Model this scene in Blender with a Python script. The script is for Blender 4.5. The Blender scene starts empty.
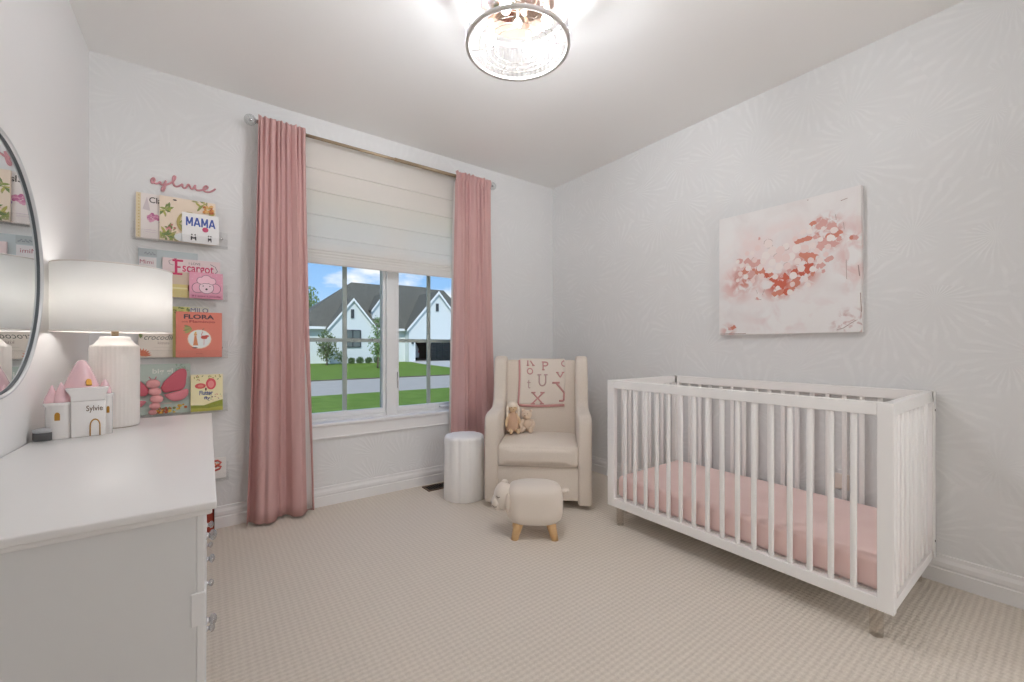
import bpy, bmesh, math, random
from mathutils import Vector, Matrix, Euler
random.seed(7)
PI = math.pi
HALL_FILL_E = 8.0      # added fill lamp on the hall ceiling
GLOBE_FILL_E = 15.0     # added globe fill lamp in the hall
FIX_E = 300.0      # bulbs of the drum light
C = bpy.context.scene.collection
SC = bpy.context.scene

# ------------------------------------------------------------------ materials
def lin(c):
    c = c / 255.0
    return c / 12.92 if c <= 0.04045 else ((c + 0.055) / 1.055) ** 2.4

def rgb(r, g, b):
    return (lin(r), lin(g), lin(b), 1.0)

_M = {}

def pm(name, col, rough=0.5, metal=0.0, spec=0.5, bump=None, noise=None, sheen=0.0, coat=0.0, emit=None, estr=0.0):
    """principled material; bump = (scale, strength), noise = (scale, second colour, amount)"""
    if name in _M:
        return _M[name]
    m = bpy.data.materials.new(name)
    m.use_nodes = True
    nt = m.node_tree
    b = nt.nodes['Principled BSDF']
    b.inputs['Base Color'].default_value = rgb(*col)
    b.inputs['Roughness'].default_value = rough
    b.inputs['Metallic'].default_value = metal
    b.inputs['Specular IOR Level'].default_value = spec
    b.inputs['Sheen Weight'].default_value = sheen
    b.inputs['Coat Weight'].default_value = coat
    if emit:
        b.inputs['Emission Color'].default_value = rgb(*emit)
        b.inputs['Emission Strength'].default_value = estr
    if bump or noise:
        tc = nt.nodes.new('ShaderNodeTexCoord')
    if noise:
        n = nt.nodes.new('ShaderNodeTexNoise')
        n.inputs['Scale'].default_value = noise[0]
        n.inputs['Detail'].default_value = 4
        nt.links.new(tc.outputs['Object'], n.inputs['Vector'])
        mx = nt.nodes.new('ShaderNodeMix')
        mx.data_type = 'RGBA'
        mx.inputs[6].default_value = rgb(*col)
        mx.inputs[7].default_value = rgb(*noise[1])
        mr = nt.nodes.new('ShaderNodeMapRange')
        mr.inputs[1].default_value = 0.35
        mr.inputs[2].default_value = 0.65
        mr.inputs[4].default_value = noise[2]
        nt.links.new(n.outputs['Fac'], mr.inputs[0])
        nt.links.new(mr.outputs[0], mx.inputs[0])
        nt.links.new(mx.outputs[2], b.inputs['Base Color'])
    if bump:
        n2 = nt.nodes.new('ShaderNodeTexNoise')
        n2.inputs['Scale'].default_value = bump[0]
        n2.inputs['Detail'].default_value = 3
        nt.links.new(tc.outputs['Object'], n2.inputs['Vector'])
        bp = nt.nodes.new('ShaderNodeBump')
        bp.inputs['Strength'].default_value = bump[1]
        bp.inputs['Distance'].default_value = 0.004
        nt.links.new(n2.outputs['Fac'], bp.inputs['Height'])
        nt.links.new(bp.outputs['Normal'], b.inputs['Normal'])
    _M[name] = m
    return m

def clear_mat(name, tint=(250, 252, 252), gloss=0.06, rough=0.02, edge=0.35):
    """thin clear glass / acrylic: mostly transparent with a fresnel reflection"""
    if name in _M:
        return _M[name]
    m = bpy.data.materials.new(name)
    m.use_nodes = True
    nt = m.node_tree
    nt.nodes.clear()
    out = nt.nodes.new('ShaderNodeOutputMaterial')
    tr = nt.nodes.new('ShaderNodeBsdfTransparent')
    tr.inputs['Color'].default_value = rgb(*tint)
    gl = nt.nodes.new('ShaderNodeBsdfGlossy')
    gl.inputs['Roughness'].default_value = rough
    lw = nt.nodes.new('ShaderNodeLayerWeight')
    lw.inputs['Blend'].default_value = 0.25
    mr = nt.nodes.new('ShaderNodeMapRange')
    mr.inputs[3].default_value = gloss
    mr.inputs[4].default_value = edge
    mx = nt.nodes.new('ShaderNodeMixShader')
    nt.links.new(lw.outputs['Facing'], mr.inputs[0])
    nt.links.new(mr.outputs[0], mx.inputs[0])
    nt.links.new(tr.outputs[0], mx.inputs[1])
    nt.links.new(gl.outputs[0], mx.inputs[2])
    nt.links.new(mx.outputs[0], out.inputs[0])
    _M[name] = m
    return m

def fabric_translucent(name, col, amount=0.4, bump=None):
    if name in _M:
        return _M[name]
    m = bpy.data.materials.new(name)
    m.use_nodes = True
    nt = m.node_tree
    nt.nodes.clear()
    out = nt.nodes.new('ShaderNodeOutputMaterial')
    d = nt.nodes.new('ShaderNodeBsdfDiffuse')
    d.inputs['Color'].default_value = rgb(*col)
    t = nt.nodes.new('ShaderNodeBsdfTranslucent')
    t.inputs['Color'].default_value = rgb(*col)
    mx = nt.nodes.new('ShaderNodeMixShader')
    mx.inputs[0].default_value = amount
    nt.links.new(d.outputs[0], mx.inputs[1])
    nt.links.new(t.outputs[0], mx.inputs[2])
    nt.links.new(mx.outputs[0], out.inputs[0])
    if bump:
        tc = nt.nodes.new('ShaderNodeTexCoord')
        mp = nt.nodes.new('ShaderNodeMapping')
        mp.inputs['Scale'].default_value = bump[1]
        n2 = nt.nodes.new('ShaderNodeTexNoise')
        n2.inputs['Scale'].default_value = bump[0]
        bp = nt.nodes.new('ShaderNodeBump')
        bp.inputs['Strength'].default_value = bump[2]
        bp.inputs['Distance'].default_value = 0.003
        nt.links.new(tc.outputs['Object'], mp.inputs[0])
        nt.links.new(mp.outputs[0], n2.inputs['Vector'])
        nt.links.new(n2.outputs['Fac'], bp.inputs['Height'])
        nt.links.new(bp.outputs[0], d.inputs['Normal'])
    _M[name] = m
    return m

def wallpaper_mat(name, axis):
    """tone-on-tone fan-palm wallpaper: radiating leaf ribs in randomly turned cells.
    axis 'X' = pattern lies in the world XZ plane, 'Y' = in the YZ plane"""
    m = bpy.data.materials.new(name)
    m.use_nodes = True
    nt = m.node_tree
    N = nt.nodes.new
    L = nt.links.new
    b = nt.nodes['Principled BSDF']
    b.inputs['Roughness'].default_value = 0.62
    tc = N('ShaderNodeTexCoord')
    sp = N('ShaderNodeSeparateXYZ')
    L(tc.outputs['Object'], sp.inputs[0])
    cb = N('ShaderNodeCombineXYZ')
    L(sp.outputs['X' if axis == 'X' else 'Y'], cb.inputs[0])
    L(sp.outputs['Z'], cb.inputs[1])
    vo = N('ShaderNodeTexVoronoi')
    vo.voronoi_dimensions = '2D'
    vo.feature = 'F1'
    vo.inputs['Scale'].default_value = 3.6
    vo.inputs['Randomness'].default_value = 0.75
    L(cb.outputs[0], vo.inputs['Vector'])
    sub = N('ShaderNodeVectorMath')
    sub.operation = 'SUBTRACT'
    L(cb.outputs[0], sub.inputs[0])
    L(vo.outputs['Position'], sub.inputs[1])
    # turn each cell by its own angle, push the origin to the edge of the leaf
    sc = N('ShaderNodeSeparateColor')
    L(vo.outputs['Color'], sc.inputs[0])
    ang = N('ShaderNodeMath')
    ang.operation = 'MULTIPLY'
    ang.inputs[1].default_value = 6.28
    L(sc.outputs[0], ang.inputs[0])
    rot = N('ShaderNodeVectorRotate')
    rot.rotation_type = 'Z_AXIS'
    L(sub.outputs[0], rot.inputs['Vector'])
    L(ang.outputs[0], rot.inputs['Angle'])
    ad = N('ShaderNodeVectorMath')
    ad.operation = 'ADD'
    ad.inputs[1].default_value = (0.11, 0.0, 0)
    L(rot.outputs[0], ad.inputs[0])
    s2 = N('ShaderNodeSeparateXYZ')
    L(ad.outputs[0], s2.inputs[0])
    at = N('ShaderNodeMath')
    at.operation = 'ARCTAN2'
    L(s2.outputs['Y'], at.inputs[0])
    L(s2.outputs['X'], at.inputs[1])
    ns = N('ShaderNodeTexNoise')
    ns.inputs['Scale'].default_value = 14
    ns.inputs['Detail'].default_value = 3
    L(cb.outputs[0], ns.inputs['Vector'])
    mul = N('ShaderNodeMath')
    mul.operation = 'MULTIPLY_ADD'
    mul.inputs[1].default_value = 28.0
    L(at.outputs[0], mul.inputs[0])
    nm = N('ShaderNodeMath')
    nm.operation = 'MULTIPLY'
    nm.inputs[1].default_value = 5.0
    L(ns.outputs['Fac'], nm.inputs[0])
    L(nm.outputs[0], mul.inputs[2])
    si = N('ShaderNodeMath')
    si.operation = 'SINE'
    L(mul.outputs[0], si.inputs[0])
    # broken-up brush strokes
    n3 = N('ShaderNodeTexNoise')
    n3.inputs['Scale'].default_value = 9
    n3.inputs['Detail'].default_value = 5
    L(cb.outputs[0], n3.inputs['Vector'])
    mr = N('ShaderNodeMapRange')
    mr.inputs[1].default_value = -0.2
    mr.inputs[2].default_value = 0.9
    L(si.outputs[0], mr.inputs[0])
    mr3 = N('ShaderNodeMapRange')
    mr3.inputs[1].default_value = 0.38
    mr3.inputs[2].default_value = 0.62
    L(n3.outputs['Fac'], mr3.inputs[0])
    pr = N('ShaderNodeMath')
    pr.operation = 'MULTIPLY'
    L(mr.outputs[0], pr.inputs[0])
    L(mr3.outputs[0], pr.inputs[1])
    mx = N('ShaderNodeMix')
    mx.data_type = 'RGBA'
    mx.inputs[6].default_value = rgb(229, 229, 228) if axis == 'X' else rgb(228, 228, 227)
    mx.inputs[7].default_value = rgb(232, 232, 231) if axis == 'X' else rgb(233, 233, 232)
    L(pr.outputs[0], mx.inputs[0])
    L(mx.outputs[2], b.inputs['Base Color'])
    bp = N('ShaderNodeBump')
    bp.inputs['Strength'].default_value = 0.25
    bp.inputs['Distance'].default_value = 0.003
    L(pr.outputs[0], bp.inputs['Height'])
    L(bp.outputs[0], b.inputs['Normal'])
    return m

def carpet_mat():
    m = bpy.data.materials.new('carpet_loops')
    m.use_nodes = True
    nt = m.node_tree
    N = nt.nodes.new
    L = nt.links.new
    b = nt.nodes['Principled BSDF']
    b.inputs['Roughness'].default_value = 0.95
    b.inputs['Specular IOR Level'].default_value = 0.1
    b.inputs['Sheen Weight'].default_value = 0.15
    tc = N('ShaderNodeTexCoord')
    sp = N('ShaderNodeSeparateXYZ')
    L(tc.outputs['Object'], sp.inputs[0])
    def sine(src, k, add=None):
        a = N('ShaderNodeMath')
        a.operation = 'MULTIPLY_ADD'
        a.inputs[1].default_value = k
        a.inputs[2].default_value = 0
        L(src, a.inputs[0])
        if add:
            L(add, a.inputs[2])
        s = N('ShaderNodeMath')
        s.operation = 'SINE'
        L(a.outputs[0], s.inputs[0])
        return s.outputs[0]
    nz = N('ShaderNodeTexNoise')
    nz.inputs['Scale'].default_value = 25
    L(tc.outputs['Object'], nz.inputs['Vector'])
    nzm = N('ShaderNodeMath')
    nzm.operation = 'MULTIPLY'
    nzm.inputs[1].default_value = 3.0
    L(nz.outputs['Fac'], nzm.inputs[0])
    sy = sine(sp.outputs['Y'], 2 * PI / 0.022, nzm.outputs[0])
    sx = sine(sp.outputs['X'], 2 * PI / 0.026, nzm.outputs[0])
    mu = N('ShaderNodeMath')
    mu.operation = 'MULTIPLY_ADD'
    mu.inputs[1].default_value = 0.5
    L(sx, mu.inputs[0])
    L(sy, mu.inputs[2])
    mr = N('ShaderNodeMapRange')
    mr.inputs[1].default_value = -1.3
    mr.inputs[2].default_value = 1.1
    L(mu.outputs[0], mr.inputs[0])
    n2 = N('ShaderNodeTexNoise')
    n2.inputs['Scale'].default_value = 160
    n2.inputs['Detail'].default_value = 2
    L(tc.outputs['Object'], n2.inputs['Vector'])
    n2r = N('ShaderNodeMapRange')
    n2r.inputs[1].default_value = 0.3
    n2r.inputs[2].default_value = 0.7
    L(n2.outputs['Fac'], n2r.inputs[0])
    am = N('ShaderNodeMath')
    am.operation = 'MULTIPLY_ADD'
    am.inputs[1].default_value = 0.4
    L(n2r.outputs[0], am.inputs[0])
    hm = N('ShaderNodeMath')
    hm.operation = 'MULTIPLY'
    hm.inputs[1].default_value = 0.6
    L(mr.outputs[0], hm.inputs[0])
    L(hm.outputs[0], am.inputs[2])
    mx = N('ShaderNodeMix')
    mx.data_type = 'RGBA'
    mx.inputs[6].default_value = rgb(208, 197, 183)
    mx.inputs[7].default_value = rgb(231, 221, 208)
    L(am.outputs[0], mx.inputs[0])
    L(mx.outputs[2], b.inputs['Base Color'])
    bp = N('ShaderNodeBump')
    bp.inputs['Strength'].default_value = 0.5
    bp.inputs['Distance'].default_value = 0.006
    L(am.outputs[0], bp.inputs['Height'])
    L(bp.outputs[0], b.inputs['Normal'])
    return m

# ------------------------------------------------------------------ mesh builder
class MB:
    def __init__(self):
        self.bm = bmesh.new()
        self.mats = []
        self.cur = 0
    def use(self, m):
        if m not in self.mats:
            self.mats.append(m)
        self.cur = self.mats.index(m)
        return self
    def add(self, verts, faces, smooth=False):
        vs = [self.bm.verts.new(v) for v in verts]
        for f in faces:
            try:
                fc = self.bm.faces.new([vs[i] for i in f])
            except ValueError:
                continue
            fc.material_index = self.cur
            fc.smooth = smooth
        return vs
    def merge(self, tb, M=None, smooth=False):
        tb.verts.index_update()
        vs = [(M @ v.co if M else v.co.copy()) for v in tb.verts]
        fs = [[v.index for v in f.verts] for f in tb.faces]
        self.add(vs, fs, smooth)
        tb.free()
    def box(self, c, s, M=None, bev=0.0, seg=2, smooth=None):
        tb = bmesh.new()
        bmesh.ops.create_cube(tb, size=1.0)
        for v in tb.verts:
            v.co = Vector((v.co.x * s[0], v.co.y * s[1], v.co.z * s[2]))
        if bev > 0:
            bmesh.ops.bevel(tb, geom=list(tb.edges), offset=min(bev, min(s) * 0.49), segments=seg, profile=0.5, affect='EDGES')
        T = Matrix.Translation(Vector(c))
        if M is not None:
            T = T @ M.to_4x4()
        self.merge(tb, T, (bev > 0 and seg > 2) if smooth is None else smooth)
        return self
    def bb(self, x0, x1, y0, y1, z0, z1, bev=0.0, seg=2, smooth=None):
        return self.box(((x0 + x1) / 2, (y0 + y1) / 2, (z0 + z1) / 2), (abs(x1 - x0), abs(y1 - y0), abs(z1 - z0)), None, bev, seg, smooth)
    def tube(self, pts, r, seg=8, caps=True, closed=False, sx=1.0):
        pts = [Vector(p) for p in pts]
        n = len(pts)
        rs = r if isinstance(r, (list, tuple)) else [r] * n
        rings = []
        prev = None
        for i, p in enumerate(pts):
            if closed:
                t = pts[(i + 1) % n] - pts[i - 1]
            else:
                t = pts[min(i + 1, n - 1)] - pts[max(i - 1, 0)]
            if t.length < 1e-9:
                t = Vector((0, 0, 1))
            t.normalize()
            if prev is None:
                a = Vector((0, 0, 1)) if abs(t.z) < 0.9 else Vector((1, 0, 0))
                u = t.cross(a).normalized()
            else:
                u = (prev - t * prev.dot(t))
                if u.length < 1e-6:
                    u = t.orthogonal()
                u.normalize()
            prev = u
            w = t.cross(u)
            rings.append([p + u * (math.cos(2 * PI * k / seg) * rs[i] * sx) + w * (math.sin(2 * PI * k / seg) * rs[i]) for k in range(seg)])
        V = [v for ring in rings for v in ring]
        F = []
        for i in range(n if closed else n - 1):
            j = (i + 1) % n
            for k in range(seg):
                k2 = (k + 1) % seg
                F.append((i * seg + k, i * seg + k2, j * seg + k2, j * seg + k))
        if caps and not closed:
            F.append(tuple(range(seg - 1, -1, -1)))
            F.append(tuple((n - 1) * seg + k for k in range(seg)))
        self.add(V, F, True)
        return self
    def lathe(self, prof, c=(0, 0, 0), seg=32, rad=None, smooth=True, M=None, caps=True):
        """prof: [(r, z)...] bottom to top; rad(theta) scales the radius"""
        V = []
        for r, z in prof:
            for k in range(seg):
                a = 2 * PI * k / seg
                q = r * (rad(a, z) if rad else 1.0)
                v = Vector((q * math.cos(a), q * math.sin(a), z))
                if M is not None:
                    v = M @ v
                V.append(v + Vector(c))
        F = []
        for i in range(len(prof) - 1):
            for k in range(seg):
                k2 = (k + 1) % seg
                F.append((i * seg + k, i * seg + k2, (i + 1) * seg + k2, (i + 1) * seg + k))
        vs = self.add(V, F, smooth)
        if caps:
            for q in (vs[:seg][::-1], vs[-seg:]):
                fc = self.bm.faces.new(q)
                fc.material_index = self.cur
                fc.smooth = False
        return self
    def prism(self, poly, f0, f1, bev=0.0, seg=2, smooth=False):
        """poly: 2-D points; f0/f1 map (u, v) to the two end faces"""
        tb = bmesh.new()
        a = [tb.verts.new(f0(u, v)) for u, v in poly]
        b = [tb.verts.new(f1(u, v)) for u, v in poly]
        n = len(poly)
        tb.faces.new(list(reversed(a)))
        tb.faces.new(b)
        for i in range(n):
            j = (i + 1) % n
            tb.faces.new((a[i], a[j], b[j], b[i]))
        bmesh.ops.recalc_face_normals(tb, faces=list(tb.faces))
        if bev > 0:
            bmesh.ops.bevel(tb, geom=list(tb.edges), offset=bev, segments=seg, profile=0.5, affect='EDGES', clamp_overlap=True)
        self.merge(tb, None, smooth or (bev > 0 and seg > 2))
        return self
    def ell(self, c, r, M=None, seg=16, rings=10):
        tb = bmesh.new()
        bmesh.ops.create_uvsphere(tb, u_segments=seg, v_segments=rings, radius=1.0)
        S = Matrix.Diagonal(Vector((r[0], r[1], r[2], 1)))
        T = Matrix.Translation(Vector(c)) @ (M.to_4x4() if M is not None else Matrix.Identity(4)) @ S
        self.merge(tb, T, True)
        return self
    def grid(self, f, nu, nv, smooth=True):
        V = [f(i / nu, j / nv) for j in range(nv + 1) for i in range(nu + 1)]
        F = [(j * (nu + 1) + i, j * (nu + 1) + i + 1, (j + 1) * (nu + 1) + i + 1, (j + 1) * (nu + 1) + i) for j in range(nv) for i in range(nu)]
        self.add(V, F, smooth)
        return self
    def text(self, s, mapf, size=1.0, align='LEFT', width=None, height=None, shear=0.0, bold=0.0):
        """lettering as flat faces; mapf(u, v) -> 3-D point. width / height fit the text to a box"""
        cu = bpy.data.curves.new('lettering', 'FONT')
        cu.body = s
        cu.size = size
        cu.shear = shear
        cu.offset = bold
        cu.resolution_u = 3
        o = bpy.data.objects.new('lettering', cu)
        C.objects.link(o)
        bpy.context.view_layer.update()
        me = o.to_mesh()
        if len(me.vertices):
            xs = [v.co.x for v in me.vertices]
            ys = [v.co.y for v in me.vertices]
            x0, x1, y0, y1 = min(xs), max(xs), min(ys), max(ys)
            kx = width / (x1 - x0) if width else 1.0
            ky = height / (y1 - y0) if height else (kx if width else 1.0)
            if not width:
                kx = ky
            V = [mapf((v.co.x - x0) * kx, (v.co.y - y0) * ky) for v in me.vertices]
            self.add(V, [tuple(p.vertices) for p in me.polygons])
        o.to_mesh_clear()
        bpy.data.objects.remove(o)
        bpy.data.curves.remove(cu)
        return self
    def build(self, name, mat=None, parent=None, loc=None, mods=None):
        me = bpy.data.meshes.new(name)
        if not self.mats:
            self.mats.append(mat)
        bmesh.ops.remove_doubles(self.bm, verts=list(self.bm.verts), dist=1e-6)
        self.bm.to_mesh(me)
        self.bm.free()
        for m in self.mats:
            me.materials.append(m)
        o = bpy.data.objects.new(name, me)
        C.objects.link(o)
        if parent is not None:
            o.parent = parent
        if loc is not None:
            o.location = loc
        return o

def thing(name, label, cat, loc=(0, 0, 0), rz=0.0, group=None):
    o = bpy.data.objects.new(name, None)
    o.empty_display_size = 0.1
    C.objects.link(o)
    o.location = loc
    o.rotation_euler = (0, 0, rz)
    return tag(o, label, cat, group)

def tag(o, label, cat, group=None):
    o['label'] = label
    o['category'] = cat
    if group:
        o['group'] = group
    return o

def struct(o):
    o['kind'] = 'structure'
    return o

def subsurf(o, lv=2):
    m = o.modifiers.new('Subsurf', 'SUBSURF')
    m.levels = lv
    m.render_levels = lv
    return o

def solid(o, t):
    m = o.modifiers.new('Solidify', 'SOLIDIFY')
    m.thickness = t
    m.offset = 0
    return o

def clone(o, parent, loc=None):
    c = o.copy()
    C.objects.link(c)
    c.parent = parent
    if loc is not None:
        c.location = loc
    for ch in list(o.children):
        clone(ch, c)
    return c

def circle(cx, cy, rx, ry=None, n=20, a0=0.0):
    ry = rx if ry is None else ry
    return [(cx + rx * math.cos(a0 + 2 * PI * k / n), cy + ry * math.sin(a0 + 2 * PI * k / n)) for k in range(n)]

# ------------------------------------------------------------------ common paints
WHITE = pm('white_lacquer', (246, 244, 241), 0.4)
TRIM = pm('white_trim_paint', (236, 235, 234), 0.38)
CEIL = pm('ceiling_paint', (245, 244, 242), 0.8, spec=0.2)
PLAIN = pm('plain_wall_paint', (233, 232, 231), 0.7, spec=0.2)
CHROME = pm('polished_chrome', (225, 225, 228), 0.12, 1.0)
GOLD = pm('gold_paint', (190, 140, 60), 0.3, 0.7)
BRASS = pm('champagne_brass', (168, 150, 126), 0.36, 0.85)
ACRYL = clear_mat('clear_acrylic', (253, 253, 253), 0.02, 0.03, 0.22)
GLASS = clear_mat('window_glass', (250, 252, 252), 0.006, 0.01, 0.10)

# ------------------------------------------------------------------ room shell
XL, XR, YB, YF, ZC = -0.522, 2.848, 3.186, -0.95, 2.745
WX0, WX1, WZ0, WZ1 = 0.50, 1.86, 0.585, 2.22
PAPER_X = wallpaper_mat('palm_wallpaper_window_wall', 'X')
PAPER_Y = wallpaper_mat('palm_wallpaper_side_wall', 'Y')
T = 0.16

struct(MB().bb(XL - T, XR + T, -3.0 - T, YB + T, -0.12, 0.0).build('floor', carpet_mat()))
struct(MB().bb(XL - T, XR + T, -3.0 - T, YB + T, ZC, ZC + 0.12).build('ceiling', CEIL))
struct(MB().bb(XL - T, XL, YF - T, YB + T, 0, ZC).build('wall_left', PLAIN))
struct(MB().bb(XR, XR + T, YF - T, YB + T, 0, ZC).build('wall_right', PAPER_Y))
# front wall behind the camera; its cased opening and hall are added for front fill
DX0, DX1, DZT, HY = 0.88, 2.02, 2.42, -3.0
w = MB()
w.bb(XL - T, DX0, YF - T, YF, 0, ZC).bb(DX1, XR + T, YF - T, YF, 0, ZC).bb(DX0, DX1, YF - T, YF, DZT, ZC)
struct(w.build('wall_front', PLAIN))
w = MB()
w.bb(DX0 - 0.08, DX0, YF, YF + 0.018, 0, DZT + 0.08, 0.003).bb(DX1, DX1 + 0.08, YF, YF + 0.018, 0, DZT + 0.08, 0.003).bb(DX0, DX1, YF, YF + 0.018, DZT, DZT + 0.08, 0.003)
struct(w.build('trim_1', TRIM))
w = MB()
w.bb(XL - T, XL, HY, YF - T, 0, ZC).bb(XR, XR + T, HY, YF - T, 0, ZC).bb(XL - T, XR + T, HY - T, HY, 0, ZC)
struct(w.build('wall_added_hall', PLAIN))  # unseen hall walls, added to bounce fill light into the room
w = MB()
w.bb(XL, WX0, YB, YB + T, 0, ZC)
w.bb(WX1, XR, YB, YB + T, 0, ZC)
w.bb(WX0, WX1, YB, YB + T, 0, WZ0)
w.bb(WX0, WX1, YB, YB + T, WZ1, ZC)
struct(w.build('wall_back', PAPER_X))

def baseboard(name, p0, p1, nrm):
    """moulded skirting swept from p0 to p1; nrm points into the room"""
    prof = [(0, 0), (0.017, 0), (0.017, 0.066), (0.013, 0.070), (0.013, 0.076), (0.016, 0.080), (0.015, 0.100), (0.008, 0.116), (0.007, 0.132), (0, 0.135)]
    a, b, n = Vector(p0), Vector(p1), Vector(nrm)
    m = MB().prism(prof, lambda u, v: a + n * u + Vector((0, 0, v)), lambda u, v: b + n * u + Vector((0, 0, v)))
    return struct(m.build(name, TRIM))
baseboard('baseboard_back', (XL, YB, 0), (XR, YB, 0), (0, -1, 0))
baseboard('baseboard_right', (XR, YF, 0), (XR, YB - 0.017, 0), (-1, 0, 0))
baseboard('baseboard_left', (XL, YF, 0), (XL, YB - 0.017, 0), (1, 0, 0))

# ------------------------------------------------------------------ window
win = bpy.data.objects.new('window_1', None)
C.objects.link(win)
win.location = ((WX0 + WX1) / 2, YB, WZ0)
struct(win)
def wl(m):
    """move world-built mesh data under the window empty"""
    for v in m.bm.verts:
        v.co -= Vector(win.location)
    return m
MC = 1.18        # mullion centre in the window plane
FY0, FY1 = YB + 0.055, YB + 0.12
VIN = pm('white_vinyl', (233, 233, 233), 0.4)
f = MB()
f.bb(WX0, WX0 + 0.035, FY0, FY1, WZ0, WZ1)
f.bb(WX1 - 0.035, WX1, FY0, FY1, WZ0, WZ1)
f.bb(WX0 + 0.034, WX1 - 0.034, FY0 + 0.001, FY1 - 0.001, WZ1 - 0.035, WZ1 - 0.0005)
f.bb(WX0 + 0.034, WX1 - 0.034, FY0 + 0.001, FY1 - 0.001, WZ0 + 0.0005, WZ0 + 0.025)
f.bb(MC - 0.042, MC + 0.042, FY0 - 0.008, FY1 + 0.001, WZ0 + 0.001, WZ1 - 0.001, 0.004)
wl(f).build('window_frame', VIN, win)
for x0, x1 in ((WX0 + 0.035, MC - 0.042), (MC + 0.042, WX1 - 0.035)):
    s = MB()
    z0, z1 = WZ0 + 0.025, WZ1 - 0.035
    s.bb(x0, x0 + 0.024, FY0 + 0.012, FY1 - 0.01, z0, z1, 0.003)
    s.bb(x1 - 0.024, x1, FY0 + 0.012, FY1 - 0.01, z0, z1, 0.003)
    s.bb(x0 + 0.022, x1 - 0.022, FY0 + 0.0132, FY1 - 0.0112, z0 + 0.0006, z0 + 0.04, 0.003)
    s.bb(x0 + 0.022, x1 - 0.022, FY0 + 0.0132, FY1 - 0.0112, z1 - 0.03, z1 - 0.0006, 0.003)
    so = wl(s).build('sash', VIN, win)
    g = MB()
    for q in ((x0 + x1) / 2,):
        g.bb(q - 0.016, q + 0.016, FY1 - 0.016, FY1 - 0.006, z0 + 0.035, z1 - 0.03)
    for q in (1.182, 1.755):
        g.bb(x0 + 0.02, x1 - 0.02, FY1 - 0.0148, FY1 - 0.0072, q - 0.014, q + 0.014)
    for q in (x0 + 0.027, x1 - 0.027):
        g.bb(q - 0.0035, q + 0.0035, FY1 - 0.0205, FY1 - 0.0055, z0 + 0.035, z1 - 0.03)
    wl(g).build('muntin', pm('grey_green_muntin', (176, 180, 174), 0.5), win)
    p = MB().bb(x0 + 0.02, x1 - 0.02, FY1 - 0.026, FY1 - 0.022, z0 + 0.03, z1 - 0.02)
    wl(p).build('window_pane', GLASS, win)
l = MB()
l.bb(MC + 0.048, MC + 0.060, FY0 - 0.014, FY0 + 0.012, 0.80, 0.93, 0.004)
l.bb(MC + 0.42, MC + 0.52, FY0 - 0.016, FY0 + 0.012, 0.612, 0.632, 0.006)
wl(l).build('window_latch', VIN, win)
s = MB()
s.bb(WX0 - 0.03, WX1 + 0.03, YB - 0.030, FY0 + 0.005, 0.566, 0.590, 0.006, 3)
wl(s).build('window_sill', TRIM, win)
s = MB()
s.bb(WX0 - 0.01, WX1 + 0.01, YB - 0.016, YB + 0.0, 0.478, 0.566, 0.003)
s.bb(WX0 - 0.01, WX1 + 0.01, YB - 0.020, YB + 0.0, 0.474, 0.488, 0.004)
wl(s).build('window_apron', TRIM, win)

# ------------------------------------------------------------------ roman shade
sh = thing('roman_shade', 'white roman shade lowered over the upper half of the window', 'window shade', (1.15, YB, 1.715))
SHM = fabric_translucent('ivory_linen_sheer', (253, 250, 246), 0.6, (60, (1, 1, 8), 0.15))
prof = []
zs = [2.60, 2.374, 2.221, 2.054, 1.901]
for i in range(len(zs) - 1):
    a, b = zs[i], zs[i + 1]
    prof += [(-0.028, a - 0.004), (-0.032, (a + b) / 2), (-0.031, b + 0.012), (-0.036, b + 0.003), (-0.029, b - 0.001)]
for k in range(4):
    z = 1.86 - k * 0.012
    lo = 1.80 - k * 0.027
    prof += [(-0.030 - 0.004 * k, z - 0.02 * k), (-0.050 - 0.002 * k, (z + lo) / 2 - 0.02), (-0.046 - 0.002 * k, lo), (-0.030 - 0.003 * k, lo + 0.006)]
prof += [(-0.030, 1.722)]
X0, X1 = 0.50, 1.83
b = MB()
b.grid(lambda u, v: Vector((X0 + (X1 - X0) * u - 1.15, 0, 0)) + Vector((0, prof[round(v * (len(prof) - 1))][0], prof[round(v * (len(prof) - 1))][1] - 1.715)), 12, len(prof) - 1, False)
solid(b.build('shade_fabric', SHM, sh), 0.002)
MB().bb(X0 - 1.15, X1 - 1.15, -0.026, -0.002, 0.865, 0.893, 0.003).build('head_rail', TRIM, sh)
MB().bb(X0 - 1.15, X1 - 1.15, -0.048, -0.036, -0.004, 0.012, 0.004).build('bottom_bar', pm('linen_hem', (236, 231, 226), 0.8), sh)

# ------------------------------------------------------------------ curtain rod and curtains
RY, RZ = YB - 0.095, 2.562
rod = thing('curtain_rod', 'brushed brass curtain rod with clear ball ends above the window', 'curtain rod', (1.13, RY, RZ))
MB().tube([(-0.88, 0, 0), (0.88, 0, 0)], 0.011, 14).tube([(0.02, 0, 0), (0.88, 0, 0)], 0.0135, 14).build('rod', BRASS, rod)
for sx in (-1, 1):
    q = MB().ell((sx * 0.915, 0, 0), (0.034, 0.034, 0.034), seg=20, rings=14)
    fo = q.build('finial', clear_mat('crystal_ball', (246, 248, 248), 0.14, 0.04, 0.7), rod)
    MB().tube([(sx * 0.875, 0, 0), (sx * 0.892, 0, 0)], [0.016, 0.012], 14).ell((sx * 0.915, 0, 0), (0.009, 0.009, 0.009)).build('finial_collar', CHROME, fo)
    q = MB().box((sx * 0.80, 0.086, 0), (0.03, 0.012, 0.07), bev=0.003)
    q.tube([(sx * 0.80, 0.086, 0.0), (sx * 0.80, 0.0, -0.013)], 0.006, 8)
    q.build('bracket', BRASS, rod)

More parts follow.
